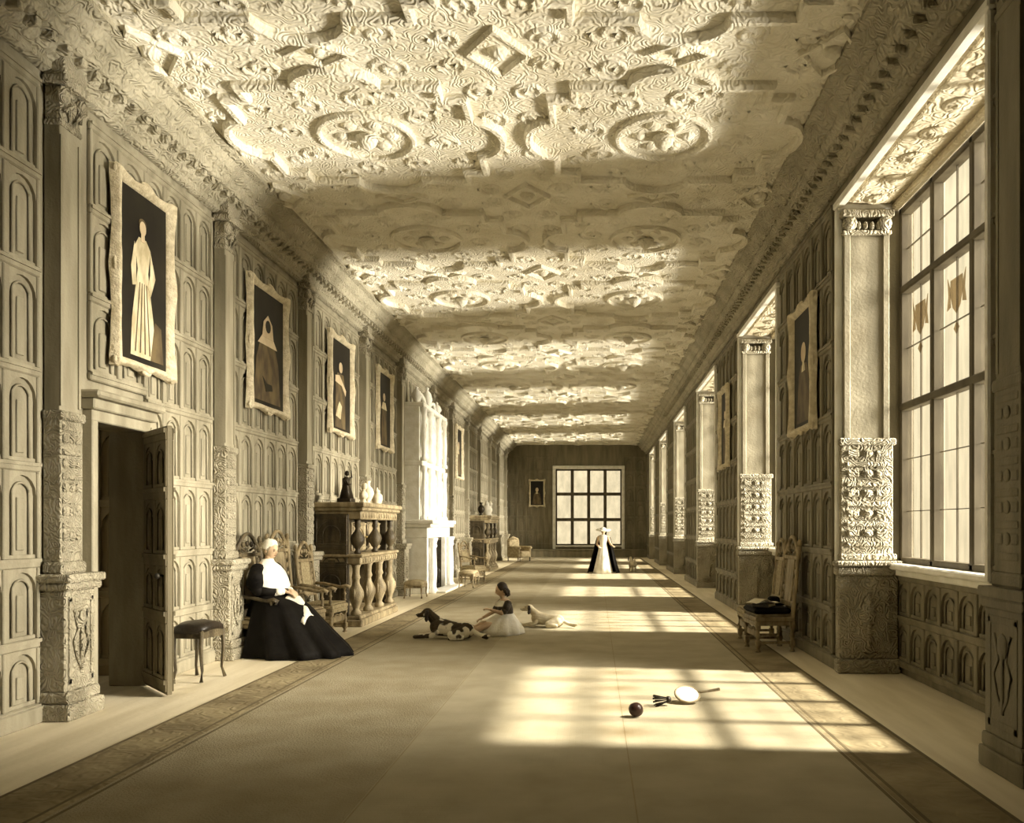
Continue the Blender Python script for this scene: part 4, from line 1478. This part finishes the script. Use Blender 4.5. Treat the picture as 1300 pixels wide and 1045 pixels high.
q.build('hair', M['hair'], ch)
for sd, k in ((-1, .06), (1, -.02)):
    q = MB()
    limb(q, [(.585, sd * .10 + k, .045), (.645, sd * .11 + k, .125)], [.042, .03], 10)
    q.build('shoe', M['leather'], ch)

# --- the person standing at the far end, seen from the front
fp = thing('person', 'distant standing person in white gown, dark cloak and broad white bonnet', 'person', (.30, 28.6, .008), R(-100))
b = MB()
limb(b, [(0, 0, .82), (0, 0, 1.0), (0, 0, 1.22)], [.13, .10, .115], 14)
limb(b, [(0, -.14, 1.27), (0, .14, 1.27)], [.05, .05])
limb(b, [(0, 0, 1.28), (.01, 0, 1.38)], [.05, .045])
FT = head_T((.02, 0, 1.455), R(10), R(10))
add_head(b, FT, .95)
limb(b, [(0, .17, 1.25), (.03, .26, 1.02), (.2, .36, .95)], [.05, .04, .025])
add_hand(b, (.21, .37, .95), (.8, .5, -.1), (0, 0, 1), -1, .4, .9)
limb(b, [(0, -.17, 1.25), (.02, -.22, 1.0), (.18, -.12, .92)], [.05, .04, .025])
add_hand(b, (.19, -.115, .918), (.9, .5, -.1), (0, 0, 1), 1, .4, .9)
for sd in (-1, 1):
    limb(b, [(0, sd * .09, .85), (.01, sd * .09, .48), (0, sd * .09, .09)], [.08, .06, .04])
    limb(b, [(0, sd * .09, .045), (.14, sd * .10, .035)], [.04, .03])
body_object(b, fp, M['skin'], 'body', .008)
face_parts(fp, FT, .95)
q = MB()
cloth_rings(q, [(.04, 0, .006, .38, .34, 0, 1), (.03, 0, .25, .31, .28, 0, 1), (.02, 0, .60, .22, .21, 0, .7), (.0, 0, .90, .14, .15, 0, .2), (0, 0, 1.02, .105, .12, 0, 0), (0, 0, 1.18, .125, .15, 0, 0), (0, 0, 1.30, .10, .16, 0, 0), (0, 0, 1.34, .055, .07, 0, 0)], 48, 9, .05)
q.build('gown', M['linen'], fp)
q = MB()
n = 24
rs = []
for z, ra, rb in ((.02, .50, .56), (.35, .42, .46), (.75, .31, .36), (1.05, .22, .29), (1.24, .16, .24), (1.33, .09, .12)):
    r_o = []
    for k in range(n + 1):
        a = PI * .36 + (2 * PI - 2 * PI * .36) * k / n
        r_o.append((-.04 + ra * math.cos(a) * (1 + .04 * math.sin(9 * a)), rb * math.sin(a) * (1 + .04 * math.sin(9 * a)), z))
    rs.append(r_o)
q.rings(rs, False, True, None, False)
o = q.build('cloak', M['black'], fp)
md = o.modifiers.new('thickness', 'SOLIDIFY'); md.thickness = .02
q = MB()
cloth_rings(q, [(-.02, 0, -.02, .115, .115, -.5, 0), (-.03, 0, .06, .12, .12, -.3, 0), (-.04, 0, .12, .09, .09, -.1, 0), (-.04, 0, .15, .02, .02, 0, 0)], 24, 0, 0, FT, False)
q.lathe([(.12, .055), (.26, .045), (.27, .06), (.12, .085)], (0, 0, 0), 28, FT)
q.build('bonnet', M['linen'], fp)


# --- dogs
def dog(label, loc, rz, s, fur, lying=True, patches=None):
    """small spaniel; local x towards the head"""
    r = thing('dog', label, 'dog', loc, rz)
    b = MB()
    V = lambda *p: tuple(a * s for a in p)
    k = lambda *p: [a * s for a in p]
    if lying:
        limb(b, [V(-.22, 0, .11), V(-.05, 0, .12), V(.14, 0, .15)], k(.105, .095, .115), 14)
        limb(b, [V(.16, 0, .20), V(.25, 0, .29)], k(.08, .06))
        hx, hz = .29, .32
        for sd in (-1, 1):
            limb(b, [V(.14, sd * .08, .10), V(.20, sd * .10, .045), V(.40, sd * .085, .025)], k(.045, .032, .022))
            b.ball(V(.42, sd * .085, .024), tuple(k(.038, .028, .023)), 8, 6)
            limb(b, [V(-.22, sd * .07, .10), V(-.08, sd * .14, .07), V(-.22, sd * .15, .035), V(-.10, sd * .16, .022)], k(.08, .055, .028, .02))
            b.ball(V(-.07, sd * .16, .022), tuple(k(.036, .026, .022)), 8, 6)
        limb(b, [V(-.30, 0, .11), V(-.42, .04, .06), V(-.52, .10, .05), V(-.58, .16, .07)], k(.03, .03, .035, .012))
    else:
        limb(b, [V(-.20, 0, .30), V(.0, 0, .30), V(.16, 0, .31)], k(.09, .08, .11), 14)
        limb(b, [V(.18, 0, .36), V(.26, 0, .45)], k(.075, .055))
        hx, hz = .30, .48
        for sd in (-1, 1):
            limb(b, [V(.16, sd * .06, .26), V(.15, sd * .06, .13), V(.16, sd * .06, .03)], k(.045, .026, .02))
            b.ball(V(.18, sd * .06, .022), tuple(k(.036, .026, .022)), 8, 6)
            limb(b, [V(-.20, sd * .06, .28), V(-.13, sd * .07, .19), V(-.24, sd * .07, .11), V(-.22, sd * .07, .03)], k(.07, .045, .022, .02))
            b.ball(V(-.20, sd * .07, .022), tuple(k(.036, .026, .022)), 8, 6)
        limb(b, [V(-.28, 0, .33), V(-.38, 0, .42), V(-.42, 0, .52)], k(.025, .03, .012))
    b.ball(V(hx, 0, hz), tuple(k(.075, .062, .065)), 14, 10)
    limb(b, [V(hx + .05, 0, hz - .015), V(hx + .12, 0, hz - .03)], k(.042, .028))
    body_object(b, r, fur, 'body', .006)
    for sd in (-1, 1):
        e = MB()
        q_ = [V(hx - .01, sd * .055, hz + .04), V(hx - .02, sd * .082, hz - .01), V(hx - .02, sd * .085, hz - .07), V(hx - .01, sd * .075, hz - .10)]
        e.tube(q_, k(.02, .028, .03, .012), 8)
        e.build('ear', M['hair'], r)
    e = MB()
    e.ball(V(hx + .148, 0, hz - .025), tuple(k(.012, .014, .011)), 8, 6)
    e.build('nose', M['eye'], r)
    for sd in (-1, 1):
        e = MB()
        e.ball(V(hx + .062, sd * .028, hz + .02), tuple(k(.008, .008, .008)), 8, 6)
        e.build('eye', M['eye'], r)
    return r


dog('white spaniel with dark back lying on the matting in front of the child', (-2.12, 11.95, .008), R(170), 1.15, M['fur'])
dog('small pale dog lying on the matting behind the child, tail stretched out', (-.80, 13.35, .008), R(170), .95, M['furpale'])
dog('tiny distant pale dog beside the standing person', (1.35, 29.4, .008), R(100), 1.0, M['furpale'], False)

# ---- playthings on the matting ---------------------------------------------
q = MB()
q.ball((0, 0, 0), .062, 24, 16)
q.tube([(.0625 * math.cos(2 * PI * k / 24), .0625 * math.sin(2 * PI * k / 24), 0) for k in range(25)], .0025, 5)
o = q.build('ball', M['ball'])
o.location = (.355, 7.05, .071); o.rotation_euler = (R(50), R(20), 0)
tag(o, 'dark round ball lying in the sunlit matting near the viewer', 'ball')

r = thing('battledore', 'white faced battledore bat with a thin wooden handle lying on the sunlit matting', 'bat', (.86, 7.62, .010), R(0))
TB = Matrix.Translation((0, 0, .075)) @ Matrix.Rotation(R(14), 4, 'Z') @ Matrix.Rotation(R(32), 4, 'X')
q = MB()
q.rings([[(a * math.cos(2 * PI * k / 28), b * math.sin(2 * PI * k / 28), z) for k in range(28)] for a, b, z in ((.105, .095, -.008), (.112, .102, 0), (.105, .095, .008))], True, True, TB)
q.build('face', M['linen'], r)
q = MB()
q.tube([(.115 * math.cos(2 * PI * k / 28), .105 * math.sin(2 * PI * k / 28), 0) for k in range(29)], .010, 8, TB)
q.build('rim', M['midwood'], r)
q = MB()
q.tube([(.11, .02, 0), (.20, .03, -.004), (.34, .05, -.004)], [.014, .011, .015], 8, TB)
q.build('handle', M['midwood'], r)
q = MB()
q.lathe([(.012, -.03), (.028, -.02), (.032, 0), (.026, .012)], (0, 0, 0), 14)
for k in range(10):
    a = 2 * PI * k / 10
    q.tube([(.02 * math.cos(a), .02 * math.sin(a), .01), (.055 * math.cos(a), .055 * math.sin(a), .13)], [.003, .010], 5)
o = q.build('shuttlecock', M['leather'])
o.location = (.67, 7.50, .062); o.rotation_euler = (0, R(-96), R(8))
tag(o, 'small dark shuttlecock lying against the white bat on the matting', 'shuttlecock')

# ---- things on the cushioned chair ---------------------------------------------
q = MB()
q.cur = 0
q.box(-.15, .15, -.11, .11, 0, .008, .002); q.box(-.15, .15, -.11, .11, .042, .05, .002); q.box(-.15, -.142, -.11, .11, 0, .05, .002)
q.cur = 1
q.box(-.143, .143, -.104, .104, .008, .042)
q.cur = 0
o = q.build('book', [M['leather'], M['paper']])
o.location = (2.24, 10.84, .586); o.rotation_euler = (0, 0, R(60))
tag(o, 'dark bound book lying on the black chair cushion', 'book')
for i, (dx, dy, rr, dz, lab) in enumerate(((.02, .0, 20, .0525, 'loose sheet of paper draped over the dark book on the chair'),)):
    q = MB()
    N = 8
    vv = [(-.17 + .34 * a / N, -.13 + .26 * b_ / N, .006 + .05 * math.sin(a * .45) ** 2 + .004 * math.sin(b_ * .7)) for a in range(N + 1) for b_ in range(N + 1)]
    q.add(vv, [(a * (N + 1) + b_, (a + 1) * (N + 1) + b_, (a + 1) * (N + 1) + b_ + 1, a * (N + 1) + b_ + 1) for a in range(N) for b_ in range(N)], True)
    o = q.build('paper_sheet', M['paper'])
    md = o.modifiers.new('thickness', 'SOLIDIFY'); md.thickness = .002
    o.location = (2.19 + dx, 10.80 + dy, .586 + dz); o.rotation_euler = (0, 0, R(rr))
    tag(o, lab, 'paper')
r = thing('hat', 'soft dark hat resting on the back of the black chair cushion', 'hat', (2.43, 11.13, .586), R(10))
q = MB()
q.lathe([(.15, .0), (.155, .006), (.09, .016), (.085, .05), (.08, .09), (.05, .11), (.01, .112)], (0, 0, 0), 24)
q.build('crown_and_brim', M['black'], r)
q = MB()
q.tube([(.088 * math.cos(2 * PI * k / 24), .088 * math.sin(2 * PI * k / 24), .03) for k in range(25)], .008, 6)
q.build('ribbon', M['linen'], r)
